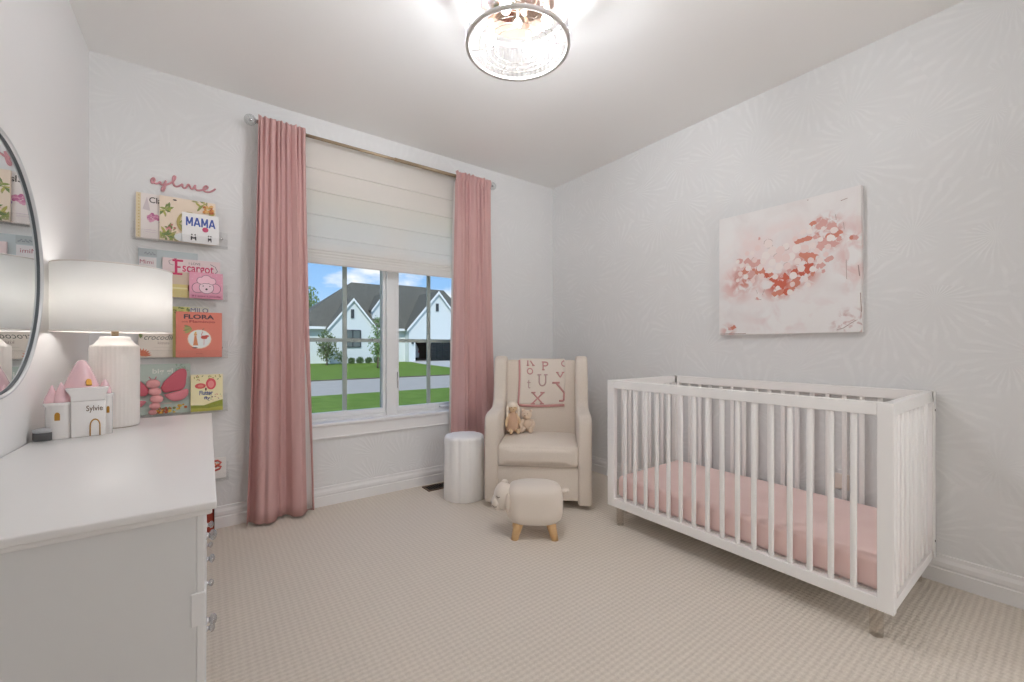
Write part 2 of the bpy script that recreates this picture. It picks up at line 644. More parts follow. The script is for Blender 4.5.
PINK = fabric_translucent('dusty_pink_linen', (216, 176, 172), 0.10, (45, (1, 1, 0.25), 0.12))
LINING = fabric_translucent('curtain_lining_cotton', (238, 232, 228), 0.2)
def curtain(label, tl, tr, bl, br, seed, inner, plies=9, phase=0.0):
    rnd = random.Random(seed)
    cx = (tl + tr) / 2
    o = thing('curtain', label, 'curtain', (cx, RY, 0.0), 0, 'pink curtains at the window')
    ztop, zbot = RZ + 0.035, 0.018
    ph = [rnd.uniform(-0.6, 0.6) for _ in range(5)]
    def fold(u, v):
        u = u + 0.022 * math.sin(2 * PI * 2.3 * u + ph[2] * 4) + 0.010 * math.sin(2 * PI * 5.1 * u + ph[0] * 5)
        top = math.sin(2 * PI * plies * u + phase + 0.5 * math.sin(5 * u + ph[0]))
        mid = math.sin(2 * PI * 6 * u + ph[1] + phase) * 0.6 + 0.5 * math.sin(2 * PI * 3.1 * u + ph[2])
        bot = math.sin(2 * PI * 2.4 * u + ph[3] + phase + 0.7 * math.sin(2 * PI * u + 0.5)) + 0.25 * math.sin(2 * PI * 5.3 * u + ph[4])
        bot = math.copysign(abs(bot) ** 0.6, bot)
        k = min(1.0, v / 0.16)
        k2 = min(1.0, max(0.0, (v - 0.10) / 0.75))
        return 0.016 * top * (1 - k) + k * ((1 - k2) * 0.021 * (0.45 * top + 0.75 * mid) + k2 * 0.042 * (bot + 0.13 * top))
    def pt(u, v, off=0.0):
        k = v ** 1.2
        a, b_ = tl + (bl - tl) * k, tr + (br - tr) * k
        # flat casing over the rod, then folds
        x = a + (b_ - a) * (u + 0.010 * math.sin(2 * PI * plies * u + 1.0) * (1 - v))
        y = fold(u, v)
        if v < 0.035:
            y = y * 0.75 - 0.014 * math.sin(min(1.0, v / 0.03) * PI)
        zz = ztop - (ztop - zbot) * v
        if v == 0:
            zz += 0.006 * math.sin(2 * PI * plies * u)
        return Vector((x - cx, y - 0.020 + off, zz))
    vs = [0, 0.006, 0.012, 0.02, 0.028, 0.036, 0.05, 0.07, 0.1, 0.14, 0.18] + [0.18 + 0.82 * k / 30 for k in range(1, 31)]
    m = MB()
    m.grid(lambda u, v: pt(u, vs[round(v * (len(vs) - 1))]), 150, len(vs) - 1)
    solid(m.build('curtain_panel', PINK, o), 0.003)
    e = 1.0 if inner > 0 else 0.0
    def lining(u, v):
        vv = 0.03 + 0.965 * v
        p = pt(e, vv)
        return Vector((p.x + inner * ((0.010 if inner < 0 else -0.006) if u > 0.5 else -0.06), p.y + 0.008 + 0.008 * u, p.z))
    m = MB().grid(lining, 2, 24)
    solid(m.build('curtain_lining', LINING, o), 0.002)
    return o
curtain('dusty pink curtain panel left of the window beside the book ledges', 0.255, 0.525, 0.195, 0.585, 3, 1)
curtain('dusty pink curtain panel right of the window behind the white stump table', 1.668, 2.005, 1.640, 2.07, 11, -1, 9, 0.8)

# ------------------------------------------------------------------ floor vent
v = thing('floor_vent', 'brown slotted floor vent set into the carpet under the window', 'vent', (1.55, 3.065, 0.0))
m = MB().use(pm('vent_brown_metal', (120, 98, 80), 0.45, 0.4))
m.bb(-0.16, 0.16, -0.062, -0.05, 0.0005, 0.008).bb(-0.16, 0.16, 0.05, 0.062, 0.0005, 0.008).bb(-0.16, -0.146, -0.05, 0.05, 0.0005, 0.008).bb(0.146, 0.16, -0.05, 0.05, 0.0005, 0.008)
m.build('frame', None, v)
m = MB().use(pm('vent_dark', (48, 38, 32), 0.6)).bb(-0.146, 0.146, -0.05, 0.05, 0.0005, 0.002)
for k in range(14):
    x = -0.13 + k * 0.02
    m.box((x, 0, 0.0045), (0.006, 0.1, 0.004))
m.build('louvre', None, v)

# ------------------------------------------------------------------ dresser
DZ = 0.79
dr = thing('dresser', 'long white dresser with crystal knobs along the left wall', 'dresser', (-0.25, 1.89, 0.0))
def dl(m):
    for q in m.bm.verts:
        q.co -= Vector((-0.25, 1.89, 0))
    return m
DW = pm('dresser_white', (226, 226, 225), 0.42)
dl(MB().bb(-0.512, -0.020, 1.150, 2.635, 0.07, DZ - 0.030, 0.003)).build('body', DW, dr)
m = MB().bb(-0.515, 0.016, 1.128, 2.650, DZ - 0.018, DZ, 0.004, 3)
m.bb(-0.513, 0.008, 1.136, 2.643, DZ - 0.030, DZ - 0.017, 0.004, 3)
dl(m).build('top', pm('dresser_top_white', (236, 234, 232), 0.30), dr)
dl(MB().bb(-0.505, -0.035, 1.165, 2.62, 0.0, 0.072, 0.002)).build('plinth', DW, dr)
dl(MB().bb(-0.020, -0.006, 1.150, 1.172, 0.07, DZ - 0.03, 0.002).bb(-0.030, -0.0045, 1.146, 1.170, 0.515, 0.588, 0.002)).build('corner_trim', TRIM, dr)
KN = clear_mat('knob_crystal', (220, 220, 222), 0.35, 0.05, 0.8)
for r, (z0, z1) in enumerate(((0.55, 0.75), (0.32, 0.54), (0.085, 0.31))):
    for y0, y1 in ((1.178, 1.885), (1.895, 2.61)):
        d = MB().bb(-0.021, -0.007, y0, y1, z0, z1, 0.004)
        d.bb(-0.009, -0.004, y0 + 0.035, y1 - 0.035, z0 + 0.03, z1 - 0.03, 0.002)
        do = dl(d).build('drawer', DW, dr)
        for ky in (y0 + 0.16, y1 - 0.16):
            k = MB().use(KN)
            zc = (z0 + z1) / 2 - 0.01
            k.ell((0.011, ky, zc), (0.009, 0.014, 0.014), seg=8, rings=6)
            k.use(CHROME).tube([(-0.005, ky, zc), (0.005, ky, zc)], [0.010, 0.006], 10)
            dl(k).build('knob', None, do)

# ------------------------------------------------------------------ round mirror on the left wall
mi = thing('wall_mirror', 'round mirror with thin silver rim hung above the white dresser', 'mirror', (XL, 1.90, 1.38))
RIM = pm('brushed_silver', (206, 208, 210), 0.5, 0.5)
MX = Matrix.Rotation(PI / 2, 3, 'Y')
m = MB().lathe([(0.386, 0.002), (0.408, 0.002), (0.408, 0.020), (0.404, 0.024), (0.398, 0.022), (0.396, 0.014)], seg=96, M=MX, caps=False)
m.build('rim', RIM, mi)
m = MB().lathe([(0.391, 0.010), (0.3955, 0.0165), (0.3915, 0.0165), (0.389, 0.0127)], seg=96, M=MX, caps=False)
m.build('dark_edge', pm('dark_steel', (84, 90, 94), 0.5, 0.3), mi)
MB().lathe([(0.391, 0.006), (0.391, 0.0125)], seg=96, M=MX).build('mirror_glass', pm('mirror_silver', (232, 236, 238), 0.01, 1.0), mi)

# ------------------------------------------------------------------ table lamp
LX, LY = -0.322, 2.452
la = thing('table_lamp', 'ribbed white ceramic table lamp with white drum shade on the dresser', 'lamp', (LX, LY, DZ))
CER = pm('white_ceramic', (238, 232, 226), 0.35)
m = MB()
m.lathe([(0.060, 0.0), (0.078, 0.002), (0.0795, 0.010), (0.0795, 0.338), (0.078, 0.346), (0.066, 0.352), (0.056, 0.366), (0.050, 0.374), (0.048, 0.383), (0.030, 0.386)], seg=144,
        rad=lambda a, z: 1.0 + (0.012 * math.cos(36 * a) if 0.005 < z < 0.342 else 0))
m.build('base', CER, la)
MB().lathe([(0.074, -0.0005), (0.0765, 0.0), (0.0765, 0.003), (0.074, 0.004)], seg=64).build('foot_ring', BRASS, la)
MB().lathe([(0.012, 0.386), (0.012, 0.42), (0.016, 0.422), (0.016, 0.47), (0.010, 0.474)], seg=20).build('neck', BRASS, la)
SHADE = fabric_translucent('white_linen_shade', (251, 250, 248), 0.40, (120, (1, 1, 1), 0.1))
m = MB().lathe([(0.190, 0.405), (0.190, 0.675)], seg=96, caps=False)
so = solid(m.build('lamp_shade', SHADE, la), 0.002)
for tz in (0.405, 0.675):
    MB().tube([(0.190 * math.cos(2 * PI * k / 72), 0.190 * math.sin(2 * PI * k / 72), tz) for k in range(72)], 0.003, 6, closed=True).build('shade_trim', pm('shade_binding', (240, 234, 228), 0.7), so)
m = MB()
for k in range(3):
    a = 2 * PI * k / 3
    m.tube([(0.0, 0, 0.655), (0.188 * math.cos(a), 0.188 * math.sin(a), 0.665)], 0.0022, 6)
m.tube([(0.016, 0, 0.474), (0.045, 0, 0.56), (0.02, 0, 0.655)], 0.002, 6).tube([(-0.016, 0, 0.474), (-0.045, 0, 0.56), (-0.02, 0, 0.655)], 0.002, 6)
m.build('harp', BRASS, la)
BULB = pm('lit_bulb_glass', (255, 244, 226), 0.4, emit=(255, 252, 249), estr=30.0)
MB().lathe([(0.012, 0.474), (0.014, 0.49), (0.028, 0.52), (0.030, 0.54), (0.022, 0.565), (0.006, 0.575)], seg=24).build('bulb', BULB, la)

# ------------------------------------------------------------------ castle bank
ca = thing('castle_bank', 'white ceramic castle bank with pink roofs and name in gold on the dresser', 'castle ornament', (-0.383, 2.262, DZ), math.radians(8))
ca.scale = (0.70, 0.76, 1.0)
CW = pm('glazed_white', (240, 237, 234), 0.18, coat=0.4)
CP = pm('glazed_pink', (240, 200, 205), 0.18, coat=0.4)
INK = pm('bronze_ink', (110, 86, 58), 0.5)
# local: x right, -y towards the viewer
m = MB()
m.lathe([(0.050, 0), (0.053, 0.004), (0.053, 0.118), (0.060, 0.124), (0.060, 0.134), (0.050, 0.135)], (-0.092, 0.0, 0), 40)
m.build('side_tower', CW, ca)
m = MB()
m.bb(-0.050, 0.084, -0.052, 0.050, 0, 0.138, 0.006, 3)
pr = [(-0.050, 0.136), (0.084, 0.136), (0.084, 0.155), (0.096, 0.181), (0.096, 0.186), (-0.070, 0.186), (-0.070, 0.181), (-0.050, 0.155)]
m.prism(pr, lambda u, v: Vector((u, -0.056, v)), lambda u, v: Vector((u, 0.052, v)), 0.003, 2)
m.build('gatehouse', CW, ca)
MB().lathe([(0.028, 0), (0.029, 0.145), (0.034, 0.150), (0.034, 0.158), (0.028, 0.158)], (0.084, 0.004, 0), 32).build('corner_tower', CW, ca)
m = MB()
m.lathe([(0.086, 0.134), (0.082, 0.162), (0.068, 0.195), (0.050, 0.232), (0.032, 0.265), (0.018, 0.284), (0.006, 0.290)], (-0.012, 0.040, 0), 40)
m.build('main_roof', CP, ca)
for tx, ty, tr_, th_ in ((-0.120, -0.006, 0.028, 0.198), (-0.086, -0.016, 0.030, 0.208)):
    MB().lathe([(tr_ * 1.15, 0.133), (tr_, 0.150), (tr_ * 0.62, th_ - 0.03), (tr_ * 0.25, th_ - 0.008), (0.003, th_)], (tx, ty, 0), 28).build('tower_roof', CP, ca)
MB().lathe([(0.029, 0.156), (0.027, 0.172), (0.014, 0.200), (0.003, 0.212)], (0.080, 0.006, 0), 28).build('corner_roof', CP, ca)
def arch(w, h, n=10):
    return [(-w, 0), (w, 0)] + [(w * math.cos(PI * k / n), h - w + w * math.sin(PI * k / n)) for k in range(n + 1)]
def plate(m, poly, x, y, z, rz=0.0, d=0.002, tilt=0.0):
    R = Matrix.Rotation(rz, 3, 'Z') @ Matrix.Rotation(tilt, 3, 'X')
    o = Vector((x, y, z))
    m.prism(poly, lambda u, v: o + R @ Vector((u, -d, v)), lambda u, v: o + R @ Vector((u, 0.002, v)))
m = MB()
a_ = [(0.019 * math.cos(PI * (1 - k / 12)), 0.040 + 0.024 * math.sin(PI * (1 - k / 12))) for k in range(13)]
m.tube([Vector((0.042 + u, -0.0530, z)) for u, z in [(-0.019, 0.002)] + a_ + [(0.019, 0.002)]], 0.0026, 8)
m.build('door_arch', GOLD, ca)
m = MB()
plate(m, arch(0.010, 0.030), -0.092 - 0.006, -0.0522, 0.070, math.radians(-6))
m.build('tower_window', GOLD, ca)
m = MB()
plate(m, arch(0.011, 0.026), 0.018, -0.029, 0.193, math.radians(14), 0.006, math.radians(-32))
m.build('roof_window', GOLD, ca)
m = MB()
plate(m, arch(0.006, 0.026), 0.0925, -0.0225, 0.082, math.radians(22))
m.build('corner_window', GOLD, ca)
MB().text('Sylvie', lambda u, v: Vector((0.008 + u, -0.0524, 0.090 + v)), width=0.064, bold=0.01).build('lettering', INK, ca)

# small device at the wall
de = thing('sound_machine', 'small grey rounded sound machine between castle and wall on the dresser', 'sound machine', (-0.482, 2.232, DZ), math.radians(-15))
m = MB().lathe([(0.026, 0), (0.029, 0.004), (0.029, 0.030), (0.027, 0.036)], seg=36)
m.build('body', pm('dark_grey_mesh', (92, 92, 92), 0.6, bump=(300, 0.3)), de)
MB().lathe([(0.0292, 0.030), (0.029, 0.040), (0.022, 0.044)], seg=36).build('top_cap', pm('pale_grey_plastic', (186, 188, 190), 0.4), de)

# ------------------------------------------------------------------ writing on the wall
F_, CX_, CY_, H_ = 416.0, 512.0, 347.0, 1.13
A_ = math.atan2(569, 416)
def wallpt(x, y, Y):
    u, vv = (x - CX_) / F_, (CY_ - y) / F_
    d = (math.cos(A_) + math.sin(A_) * u, math.sin(A_) - math.cos(A_) * u, vv)
    t = Y / d[1]
    return Vector((d[0] * t, Y, H_ + d[2] * t))
pts = [(180, 95), (186, 78), (200, 68), (210, 80), (203, 104), (188, 110), (182, 98), (192, 100), (212, 113), (236, 114), (252, 104), (260, 104), (262, 118), (274, 126), (290, 120), (303, 100), (306, 92), (301, 125), (292, 160), (281, 178), (271, 172), (278, 150), (300, 130), (330, 118), (358, 104), (380, 80), (387, 60), (378, 52), (368, 66), (366, 100), (374, 126), (392, 140), (414, 138), (436, 126), (446, 122), (448, 142), (460, 154), (478, 150), (492, 128), (500, 124), (512, 140), (520, 158), (538, 158), (552, 136), (556, 132), (556, 154), (566, 170), (590, 174), (625, 168), (652, 160), (662, 146), (650, 136), (632, 146), (626, 166), (640, 184), (672, 188), (700, 180), (728, 162)]
raw = [wallpt(130 + a / 8.52, 170 + b / 8.52, YB - 0.006) for a, b in pts]
def smooth_path(P, k=4):
    out = []
    for i in range(len(P) - 1):
        p0, p1, p2, p3 = P[max(i - 1, 0)], P[i], P[i + 1], P[min(i + 2, len(P) - 1)]
        for j in range(k):
            t = j / k
            out.append(0.5 * ((2 * p1) + (p2 - p0) * t + (2 * p0 - 5 * p1 + 4 * p2 - p3) * t * t + (3 * p1 - p0 - 3 * p2 + p3) * t ** 3))
    out.append(P[-1])
    return out
path = smooth_path(raw)
org = Vector((-0.12, YB, 2.04))
ns = MB().tube([p - org for p in path], 0.0052, 8).build('name_sign', pm('pink_wooden_script', (208, 150, 156), 0.6))
ns.location = org
tag(ns, 'pink script name sign on the wall above the topmost book ledge', 'wall sign')

# ------------------------------------------------------------------ book ledges and books
def ledge(label, x0, x1, z):
    o = thing('book_ledge', label, 'wall shelf', ((x0 + x1) / 2, YB, z), 0, 'clear acrylic book ledges')
    hw = (x1 - x0) / 2
    MB().bb(-hw, hw, -0.006, -0.002, -0.004, 0.10, 0.001).build('back_plate', ACRYL, o)
    MB().bb(-hw, hw, -0.075, -0.006, -0.004, 0.0, 0.001).build('tray', ACRYL, o)
    MB().bb(-hw, hw, -0.079, -0.075, -0.004, 0.045, 0.001).build('front_lip', ACRYL, o)
    for sx in (-1, 1):
        MB().tube([(sx * (hw - 0.03), -0.009, 0.06), (sx * (hw - 0.03), -0.004, 0.06)], 0.006, 10).build('screw', CHROME, o)
    return o
ledge('topmost clear acrylic ledge on the window wall, holding the MAMA book', -0.345, 0.10, 1.748)
ledge('clear acrylic ledge holding the pink poodle book, second from the top', -0.345, 0.10, 1.418)
ledge('clear acrylic ledge holding the coral flamingo book, third from the top', -0.345, 0.10, 1.066)
ledge('clear acrylic ledge just behind the dresser top, holding the butterfly toy', -0.345, 0.10, 0.738)
ledge('lowest clear acrylic ledge, low on the wall beside the dresser end', -0.345, 0.105, 0.312)

PAGES = pm('book_pages', (238, 232, 220), 0.8)
_cols = {}
def cm(c):
    if c not in _cols:
        _cols[c] = pm('print_%d_%d_%d' % c, c, 0.5)
    return _cols[c]
class Book:
    """a book standing face out; local x right, z up, cover front at -y"""
    def __init__(self, label, x0, x1, z0, z1, slot, col, thick=0.012, lean=3.0, cat='book', group='picture books on the wall ledges'):
        self.w, self.h, self.t = x1 - x0, z1 - z0, thick
        self.o = thing('picture_book', label, cat, (x0, YB - 0.021 - slot * 0.018, z0 + 0.0005), 0, group)
        # leaning back: the bottom stands forward, the top is nearer the wall
        self.o.rotation_euler = (-math.asin(0.012 / self.h), 0, 0)
        p = MB().bb(0.003, self.w - 0.004, -thick + 0.002, -0.002, 0.003, self.h - 0.003)
        p.build('pages', PAGES, self.o)
        self.m = MB().use(cm(col))
        self.m.bb(0, self.w, -thick, -thick + 0.002, 0, self.h, 0.0008)
        self.m.bb(0, self.w, -0.002, 0, 0, self.h, 0.0008)
        self.m.bb(-0.0015, 0.003, -thick, 0, 0, self.h, 0.0012)
        self.k = 0
    def f(self):
        self.k += 1
        y = -self.t - 0.00005 * self.k
        return lambda u, v: Vector((u * self.w, y, v * self.h))
    def poly(self, c, pts):
        # keep the print inside the cover
        for ax, lim, sg in ((0, 0.005, 1), (0, 0.995, -1), (1, 0.005, 1), (1, 0.995, -1)):
            new = []
            for i in range(len(pts)):
                p, q = pts[i - 1], pts[i]
                ip, iq = sg * (p[ax] - lim) >= 0, sg * (q[ax] - lim) >= 0
                if ip != iq:
                    t = (lim - p[ax]) / (q[ax] - p[ax])
                    new.append((p[0] + (q[0] - p[0]) * t, p[1] + (q[1] - p[1]) * t))
                if iq:
                    new.append(q)
            pts = new
            if len(pts) < 3:
                return self
        g = self.f()
        self.m.use(cm(c)).add([g(u, v) for u, v in pts], [tuple(range(len(pts)))])
        return self
    def ell(self, c, u, v, ru, rv=None, n=18):
        if rv is None:
            rv = ru * self.w / self.h
        return self.poly(c, circle(u, v, ru, rv, n))
    def rect(self, c, u0, u1, v0, v1):
        return self.poly(c, [(u0, v0), (u1, v0), (u1, v1), (u0, v1)])
    def line(self, c, pts, r):
        self.k += 1
        y = -self.t - 0.00005 * self.k
        self.m.use(cm(c)).tube([Vector((u * self.w, y, v * self.h)) for u, v in pts], r, 6)
        return self
    def text(self, c, s, u, v, wd, ht=None, shear=0.0, bold=0.0):
        g = self.f()
        self.m.use(cm(c)).text(s, lambda a, b: g(u + a / self.w, v + b / self.h), width=wd * self.w, height=(ht * self.h if ht else None), shear=shear, bold=bold)
        return self
    def leaf(self, c, u, v, L, ang, wd=0.3):
        a = math.radians(ang)
        k = self.w / self.h
        P = [(0, 0), (L * .35, L * wd / 2), (L * .7, L * wd / 2.2), (L, 0), (L * .7, -L * wd / 2.2), (L * .35, -L * wd / 2)]
        return self.poly(c, [(u + p * math.cos(a) - q * math.sin(a), v + (p * math.sin(a) + q * math.cos(a)) * k) for p, q in P])
    def done(self):
        self.m.build('cover', None, self.o)
        return self.o

GR1, GR2, GR3 = (150, 162, 88), (118, 138, 80), (186, 178, 96)
# --- top ledge
B = Book('white picture book with gold dotted border and purple flowers, left on top ledge', -0.330, -0.09, 1.750, 2.012, 0, (238, 230, 226))
B.rect((228, 212, 176), 0.0, 0.09, 0, 1)
for k in range(14):
    B.ell((206, 178, 120), 0.055, 0.05 + k * 0.068, 0.014)
B.text((52, 46, 44), 'Cla', 0.24, 0.80, 0.23, 0.13, bold=0.01)
B.poly((214, 202, 204), [(0.12, 0.64), (0.26, 0.62), (0.20, 0.93)])
for k in range(30):
    a = random.random() * 6.28
    q = random.random() ** .5
    B.ell(random.choice([(214, 140, 172), (226, 168, 192), (200, 120, 160)]), 0.33 + 0.11 * q * math.cos(a), 0.47 + 0.10 * q * math.sin(a), 0.030)
for k in range(22):
    a = random.random() * 6.28
    q = random.random() ** .5
    B.ell(random.choice([(170, 138, 196), (194, 166, 214), (146, 112, 180)]), 0.56 + 0.11 * q * math.cos(a), 0.42 + 0.14 * q * math.sin(a), 0.036)
B.rect((220, 204, 216), 0.18, 0.36, 0.14, 0.15).rect((220, 204, 216), 0.18, 0.36, 0.19, 0.2)
B.done()
B = Book('peach picture book with leafy jungle corners on the top ledge behind MAMA book', -0.225, 0.038, 1.750, 2.010, 1, (240, 222, 202))
for u, v, n, sp in ((0.10, 0.66, 16, 0.12), (0.16, 0.15, 22, 0.16), (0.06, 0.08, 12, 0.1), (0.75, 0.92, 12, 0.13), (0.86, 0.62, 16, 0.14)):
    for k in range(n):
        B.leaf(random.choice([GR1, GR2, GR3, (172, 168, 120)]), u + random.uniform(-sp, sp) * .6, v + random.uniform(-sp, sp) * .6, random.uniform(0.10, 0.19), random.uniform(0, 360))
for k in range(18):
    B.ell(random.choice([(198, 122, 66), (216, 150, 84), (176, 92, 52), (230, 186, 120)]), 0.86 + random.uniform(-.08, .08), 0.84 + random.uniform(-.10, .08), random.uniform(0.02, 0.04))
for k in range(8):
    B.ell(random.choice([(214, 150, 150), (196, 120, 110)]), 0.16 + random.uniform(-.1, .1), 0.30 + random.uniform(-.06, .06), 0.022)
B.ell((188, 170, 104), 0.52, 0.44, 0.23, 0.27).ell((232, 216, 178), 0.55, 0.46, 0.20, 0.235)
for k in range(14):
    B.leaf(random.choice([GR1, GR3, (206, 190, 120)]), 0.45 + random.uniform(-.1, .12), 0.40 + random.uniform(-.12, .12), 0.11, random.uniform(0, 360))
B.ell((62, 54, 56), 0.26, 0.93, 0.035, 0.016).ell((234, 238, 238), 0.42, 0.10, 0.17, 0.10)
B.done()
B = Book('small white MAMA book with blue capitals at the front of the top ledge', -0.122, 0.055, 1.750, 1.928, 2, (244, 243, 242))
def bar(B, u0, v0, u1, v1, th):
    """one thick stroke of a block capital, square cut at top and bottom"""
    B.poly((66, 92, 172), [(u0 - th, v0), (u0 + th, v0), (u1 + th, v1), (u1 - th, v1)])
for i, ch_ in enumerate('MAMA'):
    q0 = 0.10 + i * 0.205
    if ch_ == 'M':
        for a, b_, c_, d_ in ((0.018, .56, 0.018, .86), (0.162, .56, 0.162, .86), (0.09, .62, 0.02, .86), (0.09, .62, 0.16, .86)):
            bar(B, q0 + a, b_, q0 + c_, d_, 0.022)
    else:
        for a, b_, c_, d_ in ((0.015, .56, 0.088, .86), (0.165, .56, 0.092, .86)):
            bar(B, q0 + a, b_, q0 + c_, d_, 0.023)
        B.rect((66, 92, 172), q0 + 0.04, q0 + 0.14, 0.62, 0.67)
B.ell((206, 84, 118), 0.62, 0.48, 0.085)
for u, w_ in ((0.30, 0.075), (0.74, 0.05)):
    B.ell((52, 50, 54), u, 0.18, w_, 0.05).ell((52, 50, 54), u - w_ * .6, 0.27, 0.022).ell((52, 50, 54), u + w_ * .6, 0.27, 0.022).ell((236, 234, 232), u, 0.22, w_ * .55)
    B.rect((52, 50, 54), u - w_, u - w_ * .5, 0.08, 0.2).rect((52, 50, 54), u + w_ * .5, u + w_, 0.08, 0.2)
B.done()
# --- second ledge
B = Book('grey-teal picture book at the back of the second ledge behind the lamp shade', -0.318, -0.050, 1.420, 1.695, 0, (190, 200, 202))
B.rect((176, 184, 186), 0.0, 0.30, 0.84, 1.0).rect((226, 222, 222), 0.0, 0.29, 0.55, 0.82)
for k in range(10):
    B.ell((146, 150, 156), 0.10 + 0.018 * k, 0.90 + 0.02 * math.sin(k * 2.0), 0.014)
B.text((178, 96, 112), 'Mimi', 0.02, 0.68, 0.22, 0.08)
for k in range(11):
    B.ell((130, 140, 146), 0.30 + 0.03 * k, 0.60 - 0.006 * k, 0.007)
B.done()
B = Book('cream and pink picture book titled Escargot in crimson, on the second ledge', -0.212, 0.062, 1.420, 1.652, 1, (234, 214, 214))
B.rect((216, 196, 176), 0.0, 0.62, 0.10, 0.66).rect((222, 206, 140), 0.0, 0.62, 0.0, 0.34).rect((236, 226, 176), 0.0, 0.62, 0.22, 0.26)
B.ell((150, 92, 72), 0.52, 0.26, 0.10, 0.15).ell((184, 124, 92), 0.53, 0.26, 0.065, 0.10).ell((150, 92, 72), 0.53, 0.26, 0.03)
B.rect((208, 56, 104), 0.20, 0.245, 0.58, 0.97).rect((208, 56, 104), 0.16, 0.34, 0.92, 0.97).rect((208, 56, 104), 0.16, 0.33, 0.58, 0.63).rect((208, 56, 104), 0.22, 0.30, 0.76, 0.80)
B.text((208, 56, 104), 'scargot', 0.33, 0.60, 0.55, 0.26, bold=0.012)
B.text((120, 104, 108), 'I LOVE', 0.44, 0.87, 0.2, 0.06)
B.line((122, 92, 100), [(0.18, 0.82), (0.12, 0.84), (0.10, 0.92), (0.15, 0.95)], 0.0012)
B.line((92, 84, 88), [(0.82, 0.92), (0.91, 0.86), (0.95, 0.74), (0.90, 0.68)], 0.0014)
B.ell((206, 70, 112), 0.21, 1.0, 0.025)
B.done()
B = Book('small square pink dotted book with a poodle face at the front of second ledge', -0.088, 0.075, 1.420, 1.578, 2, (236, 168, 190))
for i in range(6):
    for j in range(6):
        B.ell((248, 220, 228), 0.08 + 0.16 * i + (0.08 if j % 2 else 0), 0.1 + 0.16 * j, 0.012, n=8)
B.ell((120, 84, 96), 0.24, 0.40, 0.175, 0.20).ell((240, 182, 200), 0.24, 0.40, 0.16, 0.185)
B.ell((120, 84, 96), 0.76, 0.40, 0.175, 0.20).ell((240, 182, 200), 0.76, 0.40, 0.16, 0.185)
B.ell((120, 84, 96), 0.5, 0.42, 0.225, 0.235).ell((244, 214, 222), 0.5, 0.42, 0.21, 0.22)
for du, dv, rr in ((-.16, 0, .12), (0, .06, .15), (.16, 0, .12)):
    B.ell((120, 84, 96), 0.5 + du, 0.68 + dv, rr + 0.014)
for du, dv, rr in ((-.16, 0, .12), (0, .06, .15), (.16, 0, .12)):
    B.ell((248, 204, 216), 0.5 + du, 0.68 + dv, rr)
B.ell((64, 46, 52), 0.5, 0.36, 0.035).ell((84, 60, 68), 0.40, 0.48, 0.02).ell((84, 60, 68), 0.60, 0.48, 0.02)
B.rect((226, 150, 176), 0.03, 0.97, 0.02, 0.14).text((130, 36, 70), 'If I were a poodle', 0.08, 0.035, 0.84, 0.085, bold=0.01)
B.done()
# --- third ledge
B = Book('cream picture book titled crocodiles in script on the third ledge behind lamp', -0.318, -0.085, 1.068, 1.215, 0, (232, 222, 210))
B.text((92, 96, 88), 'crocodiles n', 0.10, 0.70, 0.82, 0.2, shear=0.3)
B.text((168, 150, 140), 'kisses', 0.36, 0.52, 0.22, 0.12).text((84, 88, 82), 'too', 0.66, 0.48, 0.2, 0.18, shear=0.3, bold=0.01)
B.rect((196, 186, 176), 0.28, 0.8, 0.40, 0.41).rect((196, 186, 176), 0.22, 0.9, 0.28, 0.29)
for k in range(8):
    B.leaf((216, 122, 88), 0.06, 0.06, 0.2, 8 + 18 * k, 0.2)
for k in range(6):
    B.leaf(GR2, 0.01, 0.85, 0.08, -60 + 30 * k, 0.3)
B.done()
B = Book('green picture book with navy capitals, mostly hidden behind the coral flamingo book', -0.165, 0.005, 1.068, 1.368, 1, (206, 202, 130))
for k in range(26):
    B.leaf(random.choice([GR1, GR2, (96, 116, 62), GR3]), random.uniform(0, .5), random.uniform(.88, .97), 0.12, random.uniform(0, 360))
B.rect((214, 212, 204), 0.46, 1, 0.9, 1.0).text((44, 46, 104), 'MILO', 0.48, 0.895, 0.50, 0.09)
B.done()
B = Book('coral board book with a flamingo in a round white panel, third ledge', -0.150, 0.070, 1.068, 1.338, 2, (226, 134, 116), 0.018)
B.text((64, 60, 70), 'FLORA', 0.16, 0.845, 0.66, 0.10, bold=0.03)
B.text((168, 62, 60), 'Flamingo', 0.28, 0.745, 0.56, 0.07, bold=0.02).text((120, 60, 60), 'and the', 0.12, 0.765, 0.13, 0.03)
B.ell((240, 214, 186), 0.5, 0.40, 0.262).ell((236, 240, 238), 0.5, 0.405, 0.245)
for k in range(4):
    B.leaf(random.choice([(176, 170, 110), (150, 152, 100)]), 0.34, 0.62, 0.2, 150 + 22 * k, 0.35)
B.ell((206, 96, 82), 0.60, 0.44, 0.075, 0.04).line((206, 96, 82), [(0.56, 0.46), (0.54, 0.51), (0.57, 0.55), (0.55, 0.57)], 0.0016).line((214, 120, 104), [(0.60, 0.42), (0.595, 0.27)], 0.001).ell((206, 96, 82), 0.66, 0.47, 0.05, 0.02)
B.line((110, 120, 90), [(0.56, 0.60), (0.60, 0.64)], 0.0015)
B.ell((228, 176, 120), 0.41, 0.50, 0.035).poly((222, 150, 106), [(0.36, 0.26), (0.47, 0.26), (0.43, 0.47), (0.39, 0.47)]).poly((230, 190, 80), [(0.38, 0.53), (0.44, 0.53), (0.42, 0.57)]).ell((96, 88, 84), 0.40, 0.21, 0.06, 0.012)
B.text((160, 60, 60), 'Molly', 0.43, 0.06, 0.14, 0.025)
B.done()
